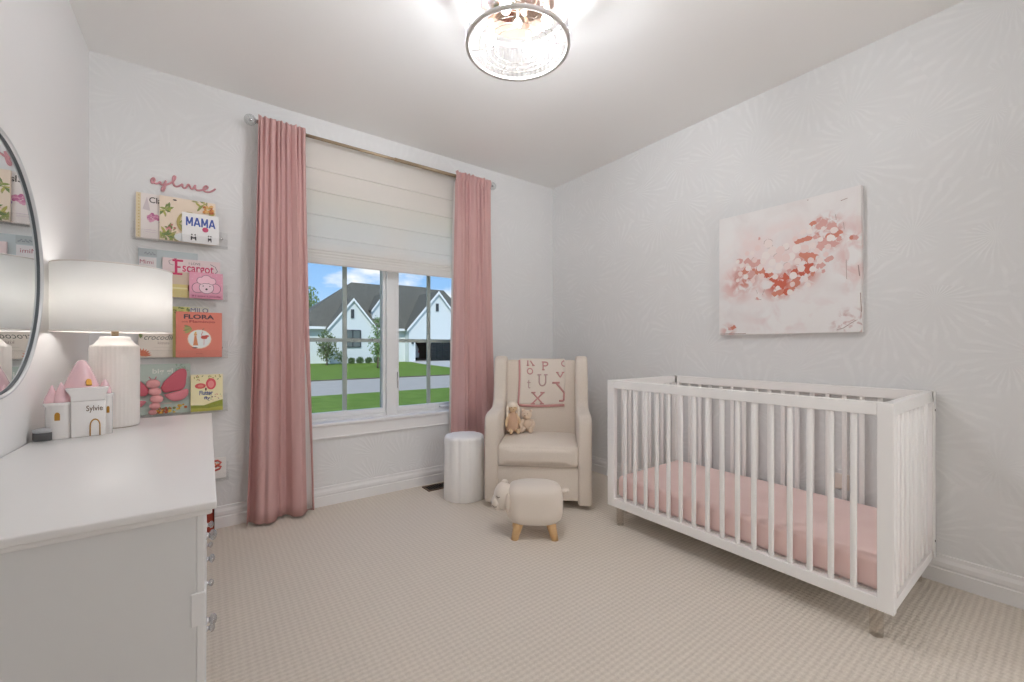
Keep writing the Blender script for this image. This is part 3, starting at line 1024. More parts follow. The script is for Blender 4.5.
# --- fourth ledge
B = Book('sage green picture book behind the butterfly toy, with pale title', -0.340, -0.085, 0.740, 1.030, 0, (192, 208, 198))
B.text((236, 240, 232), 'big gl', 0.32, 0.78, 0.36, 0.13, bold=0.02)
for k in range(60):
    u = random.uniform(0.35, 0.92)
    B.ell(random.choice([(222, 170, 60), (232, 196, 80), (200, 90, 60), (150, 80, 56), (120, 134, 80), (214, 120, 70)]), u, 0.07 + random.uniform(-.05, .05) + (0.06 if u > .75 else 0), random.uniform(0.015, 0.032), n=10)
for k in range(12):
    B.leaf((160, 184, 164), random.uniform(.72, .92), random.uniform(.85, .95), 0.1, random.uniform(0, 360))
B.rect((214, 206, 196), 0.42, 0.66, 0.19, 0.225)
B.done()
B = Book('small yellow board book with a red butterfly at right end of fourth ledge', -0.082, 0.075, 0.740, 0.962, 1, (246, 236, 192), 0.018)
B.poly((150, 160, 56), [(0, 0), (1, 0), (1, 0.30), (0.7, 0.24), (0.4, 0.16), (0, 0.18)]).poly((196, 192, 84), [(0, 0), (1, 0), (1, 0.12), (0.5, 0.08), (0, 0.10)])
B.poly((222, 96, 92), circle(0.29, 0.69, 0.17, 0.075, 20, 0)).poly((228, 90, 100), circle(0.62, 0.74, 0.16, 0.155, 20))
B.ell((240, 150, 146), 0.62, 0.73, 0.1, 0.10).ell((236, 140, 130), 0.30, 0.69, 0.09, 0.04).ell((110, 60, 60), 0.46, 0.60, 0.03, 0.045)
B.text((60, 80, 140), 'Flutter', 0.26, 0.44, 0.42, 0.12, bold=0.03).text((60, 80, 140), 'fly', 0.40, 0.30, 0.2, 0.10, bold=0.03)
for k in range(22):
    B.ell(random.choice([(78, 84, 110), (200, 90, 80), (90, 120, 70)]), random.uniform(.55, .95), random.uniform(.28, .46), 0.014, n=8)
for k in range(16):
    B.leaf(random.choice([(120, 134, 70), (190, 100, 70), (170, 160, 60)]), random.uniform(.1, .95), random.uniform(.88, .96), 0.09, random.uniform(0, 360))
B.done()
# --- lowest ledge
B = Book('white board book with a red looping figure on the lowest ledge beside dresser', -0.120, 0.092, 0.314, 0.440, 0, (236, 232, 228))
B.line((196, 84, 70), [(0.60, 0.30), (0.72, 0.40), (0.84, 0.46), (0.88, 0.56), (0.80, 0.62), (0.74, 0.56), (0.82, 0.66), (0.88, 0.76), (0.80, 0.88), (0.66, 0.84), (0.5, 0.78)], 0.006)
B.line((206, 110, 70), [(0.70, 0.86), (0.76, 0.66), (0.70, 0.5)], 0.004)
B.ell((222, 160, 70), 0.80, 0.68, 0.03)
B.done()

# plush butterfly in front of the sage book
pb = thing('plush_butterfly', 'padded pink butterfly toy standing in front of the sage green book', 'toy', (-0.225, YB - 0.035, 0.739))
PK1 = pm('rose_corduroy', (206, 104, 118), 0.95, bump=(160, 0.5), sheen=0.3)
PK2 = pm('pale_pink_plush', (232, 166, 166), 0.95, bump=(200, 0.4), sheen=0.3)
PK3 = pm('bubblegum_plush', (230, 142, 152), 0.95, bump=(200, 0.4), sheen=0.3)
def pillow(poly, th, y0):
    """puffed cushion with the given outline in x-z"""
    m = MB()
    cx = sum(p[0] for p in poly) / len(poly)
    cz = sum(p[1] for p in poly) / len(poly)
    n = len(poly)
    V = []
    lv = [(1.0, 0.0), (0.97, 0.45), (0.85, 0.75), (0.55, 0.95), (0.2, 1.0)]
    for side in (-1, 1):
        for s_, h in lv:
            for x, z in poly:
                V.append((cx + (x - cx) * s_, y0 + side * th * h, cz + (z - cz) * s_))
    Fc = []
    for s_ in (0, 1):
        o_ = s_ * n * len(lv)
        for i in range(len(lv) - 1):
            for k in range(n):
                k2 = (k + 1) % n
                q = (o_ + i * n + k, o_ + i * n + k2, o_ + (i + 1) * n + k2, o_ + (i + 1) * n + k)
                Fc.append(q if s_ == 0 else q[::-1])
        top = tuple(o_ + (len(lv) - 1) * n + k for k in range(n))
        Fc.append(top if s_ == 0 else top[::-1])
    m.add(V, Fc, True)
    return m
zc = lambda P: smooth_path([Vector((a, 0, b)) for a, b in P] + [Vector((P[0][0], 0, P[0][1]))], 4)[:-1]
def outline(P):
    return [(q.x, q.z) for q in zc(P)]
# coordinates relative to the toy's base: body axis near x = -0.02
for s_ in (1, -1):
    up = [(0.004, 0.155), (0.02, 0.190), (0.055, 0.232), (0.088, 0.260), (0.112, 0.262), (0.124, 0.240), (0.121, 0.195), (0.116, 0.160), (0.10, 0.140), (0.06, 0.130), (0.022, 0.126)]
    lo = [(0.018, 0.116), (0.05, 0.124), (0.09, 0.134), (0.122, 0.144), (0.133, 0.128), (0.124, 0.098), (0.098, 0.078), (0.064, 0.074), (0.036, 0.090)]
    if s_ < 0:
        up = [(-x - 0.04, z * 0.95 - 0.01) for x, z in up][::-1]
        lo = [(-x - 0.04, z - 0.035) for x, z in lo][::-1]
    pillow(outline(up), 0.012, -0.012).build('upper_wing', PK1, pb)
    pillow(outline(lo), 0.013, -0.014).build('lower_wing', PK3, pb)
m = MB()
for x, z, r in ((-0.028, 0.180, 0.032), (-0.020, 0.135, 0.029), (-0.012, 0.092, 0.030), (-0.020, 0.052, 0.025), (-0.030, 0.018, 0.019)):
    m.ell((x, -0.021, z), (r, 0.0185, r * 0.85))
m.build('body', PK2, pb)
m = MB().tube([(-0.02, -0.03, 0.205), (-0.012, -0.032, 0.222)], 0.002, 6).tube([(-0.036, -0.03, 0.206), (-0.045, -0.032, 0.222)], 0.002, 6)
m.build('antenna', PK1, pb)

# red bin on the floor beyond the dresser
rb = thing('storage_bin', 'narrow red storage bin on the carpet between dresser and window wall', 'bin', (-0.118, 3.115, 0.0))
m = MB()
RED = pm('brick_red_canvas', (158, 62, 44), 0.8, bump=(120, 0.3))
W_, D_, HH = 0.150, 0.044, 0.165
m.bb(-W_, W_, -D_, -D_ + 0.008, 0, HH).bb(-W_, W_, D_ - 0.008, D_, 0, HH).bb(-W_, -W_ + 0.008, -D_, D_, 0, HH).bb(W_ - 0.008, W_, -D_, D_, 0, HH).bb(-W_, W_, -D_, D_, 0, 0.008)
m.build('body', RED, rb)
m = MB().tube([(-W_, -D_, HH), (W_, -D_, HH), (W_, D_, HH), (-W_, D_, HH)], 0.006, 8, closed=True)
m.build('rim', pm('bin_rim', (140, 50, 38), 0.7), rb)

# ------------------------------------------------------------------ ceiling light
FX, FY, FZ = 1.075, 1.428, 2.412
NICK = pm('satin_nickel', (226, 222, 218), 0.42, 0.6)
cl = thing('ceiling_light', 'round drum ceiling light hung with strings of crystal beads', 'ceiling light', (FX, FY, FZ))
RR = 0.218
for z0, z1 in ((0.0, 0.012), (0.160, 0.174)):
    m = MB().lathe([(RR - 0.010, z0), (RR + 0.005, z0), (RR + 0.006, (z0 + z1) / 2), (RR + 0.005, z1), (RR - 0.010, z1), (RR - 0.010, z0)], seg=96, caps=False)
    m.build('frame_ring', NICK, cl)
m = MB().lathe([(0.0, 0.162), (0.165, 0.162), (0.165, 0.168), (0.0, 0.169)], seg=64, caps=False)
m.build('reflector_plate', pm('champagne_reflector', (214, 182, 160), 0.06, 1.0), cl)
MB().lathe([(0.020, 0.168), (0.020, 0.290), (0.075, 0.296), (0.078, 0.333)], seg=48).build('canopy', NICK, cl)
m = MB()
for r in (0.105, 0.135, 0.165):
    m.tube([(r * math.cos(2 * PI * k / 64), r * math.sin(2 * PI * k / 64), 0.008) for k in range(64)], 0.0012, 6, closed=True)
for k in range(6):
    a = 2 * PI * k / 6 + 0.3
    m.tube([(0.105 * math.cos(a), 0.105 * math.sin(a), 0.008), ((RR - 0.008) * math.cos(a), (RR - 0.008) * math.sin(a), 0.008)], 0.0012, 6)
m.build('bottom_grille', pm('grille_wire', (150, 142, 134), 0.3, 0.9), cl)
BEAD = clear_mat('crystal_bead', (246, 246, 246), 0.03, 0.03, 0.30)
m = MB()
tb = bmesh.new()
bmesh.ops.create_icosphere(tb, subdivisions=1, radius=1.0)
tb.verts.index_update()
iv = [v_.co.copy() for v_ in tb.verts]
ifc = [tuple(v_.index for v_ in f_.verts) for f_ in tb.faces]
tb.free()
NB, NROW, br_ = 60, 11, 0.0068
bv, bf = [], []
for k in range(NB):
    a = 2 * PI * k / NB
    for j in range(NROW):
        c_ = Vector((RR * math.cos(a), RR * math.sin(a), 0.020 + j * 0.0128))
        b0 = len(bv)
        bv += [c_ + p_ * br_ for p_ in iv]
        bf += [tuple(b0 + i for i in q) for q in ifc]
m.add(bv, bf, True)
bo = m.build('bead_strings', BEAD, cl)
bo['kind'] = 'stuff'
HOT = pm('lit_lamp_glass', (255, 246, 232), 0.4, emit=(246, 249, 255), estr=FIX_E)
for k in range(4):
    a = 2 * PI * k / 4 + 0.55
    x, y = 0.130 * math.cos(a), 0.130 * math.sin(a)
    s_ = MB().tube([(x, y, 0.163), (x, y, 0.120)], 0.011, 14).build('socket', NICK, cl)
    MB().lathe([(0.005, 0.055), (0.014, 0.060), (0.020, 0.074), (0.020, 0.088), (0.014, 0.106), (0.010, 0.120)], (x, y, 0), 18).build('bulb', HOT, s_)
MB().lathe([(0.003, 0.092), (0.014, 0.098), (0.020, 0.110), (0.014, 0.120), (0.006, 0.126), (0.006, 0.163)], seg=24).build('finial', NICK, cl)

hall = thing('hall_fill_light', 'added fill lamp, a round white flush fitting in the unseen hall', 'ceiling light', (1.85, -1.95, 2.745))  # unseen lamp added to send fill light through the opening
MB().lathe([(0.21, -0.012), (0.22, -0.010), (0.22, 0.0)], seg=48).build('base_ring', NICK, hall)
MB().lathe([(0.10, -0.085), (0.17, -0.068), (0.20, -0.040), (0.205, -0.012)], seg=48).build('diffuser', pm('fill_opal_glass', (255, 250, 244), 0.4, emit=(250, 251, 255), estr=HALL_FILL_E), hall)
fl = thing('hall_fill_globe', 'added globe fill lamp standing in the unseen hall', 'lamp', (1.28, -2.30, 0.0))  # added out of view as soft front fill, also lifts the ceiling
MB().lathe([(0.15, 0.0), (0.155, 0.012), (0.14, 0.024), (0.02, 0.03)], seg=40).build('base', BRASS, fl)
MB().tube([(0, 0, 0.028), (0, 0, 1.16)], 0.012, 14).build('pole', BRASS, fl)
MB().ell((0, 0, 1.40), (0.24, 0.24, 0.24), seg=32, rings=20).build('globe', pm('fill_opal_globe', (255, 252, 248), 0.4, emit=(250, 251, 255), estr=GLOBE_FILL_E), fl)

# ------------------------------------------------------------------ picture over the crib
PX = XR - 0.002
pc = thing('canvas_painting', 'square pink and white abstract canvas on the wall above the crib', 'painting', (PX, 1.072, 1.21))
PW, PH = 0.764, 0.785
CANV = bpy.data.materials.new('painted_canvas')
CANV.use_nodes = True
nt = CANV.node_tree
b = nt.nodes['Principled BSDF']
b.inputs['Roughness'].default_value = 0.75
tc = nt.nodes.new('ShaderNodeTexCoord')
def pn(scale, detail, lo, hi, vec=None, dist=0.6):
    n = nt.nodes.new('ShaderNodeTexNoise')
    n.inputs['Scale'].default_value = scale
    n.inputs['Detail'].default_value = detail
    n.inputs['Distortion'].default_value = dist
    nt.links.new(vec or tc.outputs['Object'], n.inputs['Vector'])
    r = nt.nodes.new('ShaderNodeMapRange')
    r.inputs[1].default_value = lo
    r.inputs[2].default_value = hi
    nt.links.new(n.outputs['Fac'], r.inputs[0])
    return r.outputs[0]
def mixc(fac, a, c, mult=None):
    m_ = nt.nodes.new('ShaderNodeMix')
    m_.data_type = 'RGBA'
    if isinstance(a, tuple):
        m_.inputs[6].default_value = rgb(*a)
    else:
        nt.links.new(a, m_.inputs[6])
    m_.inputs[7].default_value = rgb(*c)
    if mult is not None:
        q = nt.nodes.new('ShaderNodeMath')
        q.operation = 'MULTIPLY'
        nt.links.new(fac, q.inputs[0])
        if isinstance(mult, float):
            q.inputs[1].default_value = mult
        else:
            nt.links.new(mult, q.inputs[1])
        fac = q.outputs[0]
    nt.links.new(fac, m_.inputs[0])
    return m_.outputs[2]
def blob(cy, cz, ry, rz, soft=0.55):
    mp = nt.nodes.new('ShaderNodeMapping')
    mp.inputs['Location'].default_value = (0, -cy / ry, -cz / rz)
    mp.inputs['Scale'].default_value = (0, 1 / ry, 1 / rz)
    nt.links.new(tc.outputs['Object'], mp.inputs[0])
    ln = nt.nodes.new('ShaderNodeVectorMath')
    ln.operation = 'LENGTH'
    nt.links.new(mp.outputs[0], ln.inputs[0])
    r = nt.nodes.new('ShaderNodeMapRange')
    r.inputs[1].default_value = 1.0
    r.inputs[2].default_value = soft
    nt.links.new(ln.outputs['Value'], r.inputs[0])
    return r.outputs[0]
# picture coordinates: s = 0..1 left to right (towards -y), t = 0..1 up
def pyz(s, t):
    return (PW / 2 - s * PW, t * PH)
c0 = mixc(pn(6, 6, 0.45, 0.75), (240, 237, 235), (232, 226, 224))
y_, z_ = pyz(0.40, 0.58)
c1 = mixc(pn(7, 6, 0.30, 0.62), c0, (240, 223, 220), blob(y_, z_, 0.40, 0.30))
y_, z_ = pyz(0.16, 0.42)
c2 = mixc(pn(14, 6, 0.38, 0.62), c1, (224, 176, 170), blob(y_, z_, 0.13, 0.14, 0.2))
y_, z_ = pyz(0.95, 0.55)
c2 = mixc(pn(11, 6, 0.42, 0.62), c2, (226, 188, 184), blob(y_, z_, 0.10, 0.26, 0.2))
y_, z_ = pyz(0.60, 0.10)
c3 = mixc(pn(8, 6, 0.46, 0.66), c2, (228, 204, 204), blob(y_, z_, 0.34, 0.16, 0.2))
y_, z_ = pyz(0.08, 0.04)
c4 = mixc(pn(14, 5, 0.40, 0.6), c3, (214, 150, 142), blob(y_, z_, 0.06, 0.06, 0.2))
y_, z_ = pyz(0.95, 0.06)
c5 = mixc(pn(22, 6, 0.5, 0.62), c4, (190, 140, 134), blob(y_, z_, 0.12, 0.1, 0.2))
y_, z_ = pyz(0.80, 0.72)
c6 = mixc(pn(22, 6, 0.42, 0.56), c5, (206, 132, 118), blob(y_, z_, 0.10, 0.13, 0.3))
y_, z_ = pyz(0.48, 0.38)
c7 = mixc(pn(20, 6, 0.42, 0.56), c6, (204, 112, 94), blob(y_, z_, 0.13, 0.11, 0.3))
y_, z_ = pyz(0.66, 0.48)
c8 = mixc(pn(20, 6, 0.44, 0.56), c7, (206, 120, 102), blob(y_, z_, 0.09, 0.13, 0.3))
y_, z_ = pyz(0.22, 0.46)
c9 = mixc(pn(24, 6, 0.44, 0.56), c8, (208, 138, 124), blob(y_, z_, 0.10, 0.11, 0.3))
nt.links.new(c9, b.inputs['Base Color'])
m = MB().use(CANV).bb(-0.036, 0, -PW / 2, PW / 2, 0, PH, 0.002)
lay = [0]
def cv(x, y):
    """reading of the photograph's crop -> (s, t) on the canvas"""
    p = (x - 80.0) / 532.0
    yt, yb = 190 - (x - 80) * 0.207, 625 - (x - 80) * 0.024
    return (p / 2.22) / ((1 - p) / 2.83 + p / 2.22), (yb - y) / (yb - yt)
def dab(m, x, y, r, k, sq=1.0, nv=9, rough=0.25):
    s_, t_ = cv(x, y)
    y0, z0 = pyz(s_, t_)
    rr = random.Random(k)
    lay[0] += 1
    P = [(y0 + r * sq * math.cos(2 * PI * i / nv + 0.3) * rr.uniform(1 - rough, 1 + rough), z0 + r * math.sin(2 * PI * i / nv + 0.3) * rr.uniform(1 - rough, 1 + rough)) for i in range(nv)]
    m.add([Vector((-0.0362 - 0.000012 * lay[0], u, v)) for u, v in P], [tuple(range(nv))])
PAINT = [pm('rust_paint', (206, 104, 82), 0.7), pm('terracotta_paint', (216, 140, 120), 0.7), pm('rose_paint', (222, 172, 164), 0.7)]
PETAL = [pm('petal_white', (243, 229, 224), 0.7), pm('petal_pink', (240, 218, 213), 0.7), pm('petal_cream', (244, 234, 229), 0.7)]
RUST = [(300, 425, 15, 0), (330, 408, 12, 0), (285, 415, 12, 0), (318, 440, 12, 0), (405, 375, 17, 0), (415, 340, 16, 1), (395, 402, 13, 0), (365, 425, 13, 1), (430, 400, 9, 1), (455, 372, 12, 2), (487, 352, 12, 2), (432, 212, 11, 1), (450, 205, 9, 2), (470, 218, 14, 2), (505, 228, 15, 2), (522, 255, 14, 1), (508, 292, 14, 2), (480, 288, 13, 2), (462, 305, 12, 2), (310, 466, 11, 1), (292, 472, 10, 1), (333, 463, 12, 0), (350, 452, 10, 1), (215, 388, 14, 1), (200, 402, 13, 2), (175, 388, 13, 1), (225, 358, 12, 2), (160, 348, 11, 2), (150, 402, 12, 2), (240, 388, 12, 1), (360, 388, 12, 0), (270, 400, 10, 1), (345, 385, 10, 2), (440, 335, 13, 1), (400, 330, 12, 1), (255, 405, 8, 0), (530, 275, 9, 2), (490, 262, 10, 1), (440, 265, 6, 2), (230, 265, 5, 2), (225, 490, 6, 2), (590, 270, 9, 2), (575, 268, 7, 1), (130, 595, 10, 1), (120, 605, 8, 2), (470, 390, 6, 2), (205, 360, 12, 2), (185, 345, 10, 2)]
for i, (x, y, r_, c_) in enumerate(RUST):
    m.use(PAINT[c_])
    for j in range(3):
        rr = random.Random(i * 5 + j)
        dab(m, x + rr.uniform(-.6, .6) * r_, y + rr.uniform(-.6, .6) * r_, r_ * 0.00159 * rr.uniform(0.5, 0.95), i * 7 + j, rr.uniform(.7, 1.4), 11, 0.5)
m.use(PAINT[1])
for k in range(6):
    dab(m, 372 + 9 * k, 281 - 2.4 * k, 0.0145, 900 + k, 1.0, 8, 0.3)
DOTS = [(232, 375, 12), (213, 345, 11), (190, 375, 12), (165, 365, 10), (160, 395, 10), (180, 407, 11), (205, 320, 10), (240, 405, 11), (270, 385, 11), (290, 408, 11), (335, 370, 14), (358, 405, 14), (388, 380, 13), (423, 350, 11), (430, 383, 11), (458, 352, 11), (488, 302, 10), (495, 270, 12), (510, 243, 12), (445, 318, 11), (330, 297, 13), (265, 285, 17), (300, 340, 18), (255, 330, 17), (280, 312, 17), (310, 312, 17), (350, 335, 15), (375, 352, 12), (400, 308, 16), (370, 305, 16), (395, 248, 12), (355, 437, 10), (345, 466, 11), (300, 450, 9), (185, 320, 10), (150, 350, 9), (140, 377, 8), (207, 422, 10), (420, 245, 10), (470, 235, 8), (330, 340, 16), (305, 372, 14), (245, 350, 12), (225, 300, 12), (280, 355, 14), (430, 295, 12), (365, 270, 10), (460, 275, 9), (150, 420, 8), (480, 330, 9), (415, 440, 8), (405, 420, 9)]
for i, (x, y, r_) in enumerate(DOTS):
    m.use(PETAL[i % 3])
    dab(m, x, y, r_ * 0.00159, 50 + i, 0.92, 12, 0.10)
m.use(pm('thin_grey_strokes', (176, 150, 142), 0.7))
def stroke(P, r=0.0010):
    m.tube([Vector((-0.0364,) + pyz(*cv(x, y))) for x, y in P], r, 5)
for x, y, r_, a0, a1 in ((265, 285, 17, 150, 330), (330, 297, 14, 20, 200), (300, 340, 18, 200, 300), (232, 375, 12, 90, 230), (335, 370, 14, 180, 320), (358, 405, 14, 30, 150), (213, 345, 11, 100, 260), (445, 318, 11, 80, 240), (423, 350, 11, 180, 330), (265, 285, 17, 20, 110)):
    stroke([(x + r_ * math.cos(math.radians(a0 + (a1 - a0) * k / 6)), y + r_ * math.sin(math.radians(a0 + (a1 - a0) * k / 6))) for k in range(7)])
stroke([(535, 136), (560, 127)], 0.0016); stroke([(410, 130), (414, 129)], 0.002); stroke([(545, 215), (548, 240)]); stroke([(515, 185), (518, 205)]); stroke([(215, 490), (238, 492)], 0.0014); stroke([(250, 455), (242, 475)]); stroke([(218, 455), (224, 470)])
stroke([(520, 605), (545, 598), (590, 570)], 0.0016); stroke([(85, 620), (180, 618)], 0.0018); stroke([(555, 350), (557, 420)]); stroke([(600, 370), (605, 410)], 0.002); stroke([(608, 470), (612, 540)], 0.0018)
m.build('canvas', None, pc)

# ------------------------------------------------------------------ crib
CX0, CX1, CY0, CY1, CZ0, CZ1 = 2.070, 2.826, 0.412, 1.793, 0.122, 0.918
cr = thing('crib', 'white slatted baby crib on clear acrylic legs along the right wall', 'crib', ((CX0 + CX1) / 2, (CY0 + CY1) / 2, 0))
OC = Vector(((CX0 + CX1) / 2, (CY0 + CY1) / 2, 0))
def crl(m):
    for q in m.bm.verts:
        q.co -= OC
    return m
SW = 0.050   # stile / rail width
TH = 0.034
for nm, x0, x1 in (('front_panel', CX0, CX0 + TH), ('back_panel', CX1 - TH, CX1)):
    m = MB()
    m.bb(x0, x1, CY0, CY0 + SW, CZ0, CZ1, 0.002).bb(x0, x1, CY1 - SW, CY1, CZ0, CZ1, 0.002)
    m.bb(x0, x1, CY0 + SW, CY1 - SW, CZ1 - SW, CZ1, 0.002).bb(x0, x1, CY0 + SW, CY1 - SW, CZ0, CZ0 + SW, 0.002)
    po = crl(m).build(nm, WHITE, cr)
    pit = (CY1 - CY0 - 2 * SW) / 17
    for k in range(16):
        y = CY0 + SW + pit * (k + 1)
        s_ = MB().box(((x0 + x1) / 2, y, (CZ0 + CZ1) / 2), (0.020, 0.022, CZ1 - CZ0 - 2 * SW + 0.004), bev=0.008, seg=3)
        crl(s_).build('slat', WHITE, po)
for nm, y0, y1 in (('end_panel', CY0 + 0.004, CY0 + 0.034), ('end_panel', CY1 - 0.034, CY1 - 0.004)):
    m = MB()
    xa, xb = CX0 + TH, CX1 - TH
    m.bb(xa, xb, y0, y1, CZ1 - SW, CZ1, 0.002).bb(xa, xb, y0, y1, CZ0, CZ0 + 0.042, 0.002)
    m.bb(xa, xa + 0.02, y0, y1, CZ0, CZ1).bb(xb - 0.02, xb, y0, y1, CZ0, CZ1)
    po = crl(m).build(nm, WHITE, cr)
    n_ = 8
    for k in range(n_):
        x = xa + 0.02 + (xb - xa - 0.04) * (k + 1) / (n_ + 1)
        s_ = MB().box((x, (y0 + y1) / 2, (CZ0 + CZ1) / 2), (0.024, 0.018, CZ1 - CZ0 - 0.09), bev=0.007, seg=3)
        crl(s_).build('slat', WHITE, po)
m = MB()
for z in (CZ0 + 0.08, CZ1 - 0.09):
    for x in (CX1 - 0.016,):
        m.tube([(x, CY0 - 0.0015, z), (x, CY0 + 0.004, z)], 0.005, 10)
crl(m).build('bolt', pm('dark_bolt', (70, 64, 60), 0.4, 0.8), cr)
crl(MB().bb(CX0 + 0.04, CX1 - 0.04, CY0 + 0.036, CY1 - 0.036, 0.158, 0.172)).build('mattress_support', WHITE, cr)
for x in (CX0 + 0.048, CX1 - 0.048):
    for y in (CY0 + 0.062, CY1 - 0.062):
        m = MB().use(clear_mat('acrylic_leg', (250, 247, 243), 0.05, 0.03, 0.35)).lathe([(0.020, 0.0), (0.0215, 0.002), (0.0215, 0.120), (0.020, 0.1215)], (x, y, 0), 28)
        crl(m).build('leg', None, cr)
ma = MB()
SHEET = pm('pink_cotton_sheet', (243, 214, 208), 0.9, bump=(26, 0.25), noise=(9, (240, 208, 202), 0.6), sheen=0.2)
MX0, MX1, MY0, MY1 = CX0 + 0.042, CX1 - 0.042, CY0 + 0.040, CY1 - 0.040
ma.box((0, 0, 0.068), (MX1 - MX0, MY1 - MY0, 0.136), bev=0.030, seg=5)
mo = ma.build('crib_mattress', SHEET)
mo.location = ((MX0 + MX1) / 2, (MY0 + MY1) / 2, 0.1725)
tag(mo, 'crib mattress in a pale pink fitted sheet inside the white crib', 'mattress')

# plug adapter on the wall behind the crib
ad = thing('plug_adapter', 'white plug-in adapter on the wall outlet seen between the crib slats', 'adapter', (XR, 0.768, 0.392))
MB().bb(-0.006, 0, -0.036, 0.036, -0.058, 0.058, 0.003).build('outlet_plate', TRIM, ad)
MB().bb(-0.018, -0.0055, -0.020, 0.046, -0.050, 0.036, 0.005, 3).build('body', pm('warm_white_plastic', (232, 222, 212), 0.4), ad)

# ------------------------------------------------------------------ rocking chair (upholstered)
CHR = math.atan2(-0.652, 0.758) - 0.035
# front centre on the floor
cfx, cfy = 1.850, 2.232
ch = thing('armchair', 'cream upholstered wingback glider chair in the corner', 'armchair', (cfx, cfy, 0.0), CHR)
UP = pm('cream_boucle', (226, 215, 202), 0.95, bump=(260, 0.35), noise=(180, (218, 206, 192), 0.7), sheen=0.25)
HWD = 0.376
side = [(0.0, 0.030), (0.0, 0.575), (0.012, 0.622), (0.045, 0.650), (0.12, 0.660), (0.26, 0.662), (0.345, 0.672), (0.390, 0.705), (0.412, 0.78), (0.440, 0.94), (0.462, 1.022), (0.50, 1.050), (0.56, 1.058), (0.61, 1.048), (0.64, 1.01), (0.655, 0.60), (0.640, 0.030)]
for sx in (-1, 1):
    x0, x1 = (sx * (HWD - 0.096), sx * HWD)
    m = MB().prism(side, lambda u, v: Vector((x0, u, v)), lambda u, v: Vector((x1, u, v)), 0.026, 4, True)
    m.build('arm', UP, ch)
def bump_box(m, c, s, bev, seg, crown):
    tb = bmesh.new()
    bmesh.ops.create_cube(tb, size=1.0)
    for v_ in tb.verts:
        v_.co = Vector((v_.co.x * s[0], v_.co.y * s[1], v_.co.z * s[2]))
    bmesh.ops.subdivide_edges(tb, edges=list(tb.edges), cuts=5, use_grid_fill=True)
    hx, hy, hz = s[0] / 2, s[1] / 2, s[2] / 2
    for v_ in tb.verts:
        k = max(0.0, (1 - (v_.co.x / hx) ** 2)) * max(0.0, (1 - (v_.co.y / hy) ** 2))
        kx = max(0.0, 1 - (v_.co.x / hx) ** 2)
        if v_.co.z > hz * 0.5:
            v_.co.z += crown * k
        if v_.co.y < -hy * 0.98:
            v_.co.y -= crown * 0.5 * kx * max(0, 1 - (v_.co.z / hz) ** 2)
    sharp = [e for e in tb.edges if len(e.link_faces) == 2 and e.calc_face_angle(0) > 0.9]
    bmesh.ops.bevel(tb, geom=sharp, offset=bev, segments=seg, profile=0.5, affect='EDGES', clamp_overlap=True)
    m.merge(tb, Matrix.Translation(Vector(c)), True)
m = MB()
bump_box(m, (0, 0.27, 0.365), (2 * (HWD - 0.094), 0.53, 0.150), 0.034, 4, 0.022)
m.build('seat_cushion', UP, ch)
zz = 0.292
m = MB()
pts_ = [(0.013 + 0.0, zz)]
m.tube([(-(HWD - 0.10), 0.006, 0.296), (HWD - 0.10, 0.006, 0.296)], 0.004, 6)
m.build('seat_piping', pm('cream_piping', (196, 182, 166), 0.9), ch)
MB().bb(-(HWD - 0.090), HWD - 0.090, 0.018, 0.60, 0.060, 0.288, 0.008, 3).build('front_panel', UP, ch)
# reclined back: front face runs from (y .46, z .42) to (y .565, z 1.05)
BA = math.atan2(0.105, 0.63)
def back_pt(x, s, out=0.0):
    """point on the back's front face: x across, s metres up the slope from z = .42"""
    return Vector((x, 0.455 + s * math.sin(BA) - out * math.cos(BA), 0.42 + s * math.cos(BA) + out * math.sin(BA)))
m = MB()
tb = bmesh.new()
bmesh.ops.create_cube(tb, size=1.0)
for v_ in tb.verts:
    v_.co = Vector((v_.co.x * 2 * (HWD - 0.090), (v_.co.y + 0.5) * 0.10, (v_.co.z + 0.5) * 0.675 - 0.06))
bmesh.ops.bevel(tb, geom=list(tb.edges), offset=0.022, segments=4, profile=0.5, affect='EDGES')
Mx = Matrix.Translation(Vector((0, 0.455, 0.42))) @ Matrix.Rotation(-BA, 4, 'X')
m.merge(tb, Mx, True)
m.build('backrest', UP, ch)
MB().bb(-(HWD - 0.09), HWD - 0.09, 0.575, 0.640, 0.06, 1.0, 0.01, 3).build('back_shell', UP, ch)
MB().lathe([(0.24, 0.0), (0.25, 0.004), (0.25, 0.018), (0.06, 0.024), (0.06, 0.062)], (0, 0.33, 0), 40).build('swivel_base', pm('black_steel', (38, 36, 36), 0.45, 0.6), ch)

# blanket over the back
BLK = pm('ivory_knit', (226, 216, 204), 0.95, bump=(220, 0.4))
BPK = pm('pink_knit', (204, 152, 148), 0.95, bump=(220, 0.4))
bl = thing('baby_blanket', 'ivory knit blanket with pink letters hung over the chair back', 'blanket', (cfx, cfy, 0.0), CHR)
bx0, bx1 = -0.178, 0.196
s_top, s_bot = 0.608, 0.238
def bpt(u, v, out=0.006):
    """u across, v down from the crest of the back; v < 0 runs over the top and behind"""
    x = bx0 + (bx1 - bx0) * u
    if v >= 0:
        s = s_top - v * (s_top - s_bot) - 0.006 * math.sin(PI * u * 1.3) * v
        return back_pt(x + 0.004 * math.sin(4 * v), s, out + 0.003 * (0.5 + 0.5 * math.sin(9 * u + 2 * v)) * v)
    a = -v * PI * 0.5
    return back_pt(x, s_top, 0.0) + Vector((0, 0.022 - (0.022 + out) * math.cos(a), (0.020 + out) * math.sin(a) * 0.45))
m = MB()
vs2 = [-1, -0.7, -0.4, -0.2] + [k / 16 for k in range(17)]
m.grid(lambda u, v: bpt(u, vs2[round(v * (len(vs2) - 1))]), 20, len(vs2) - 1)
solid(m.build('knit_panel', BLK, bl), 0.005)
m = MB()
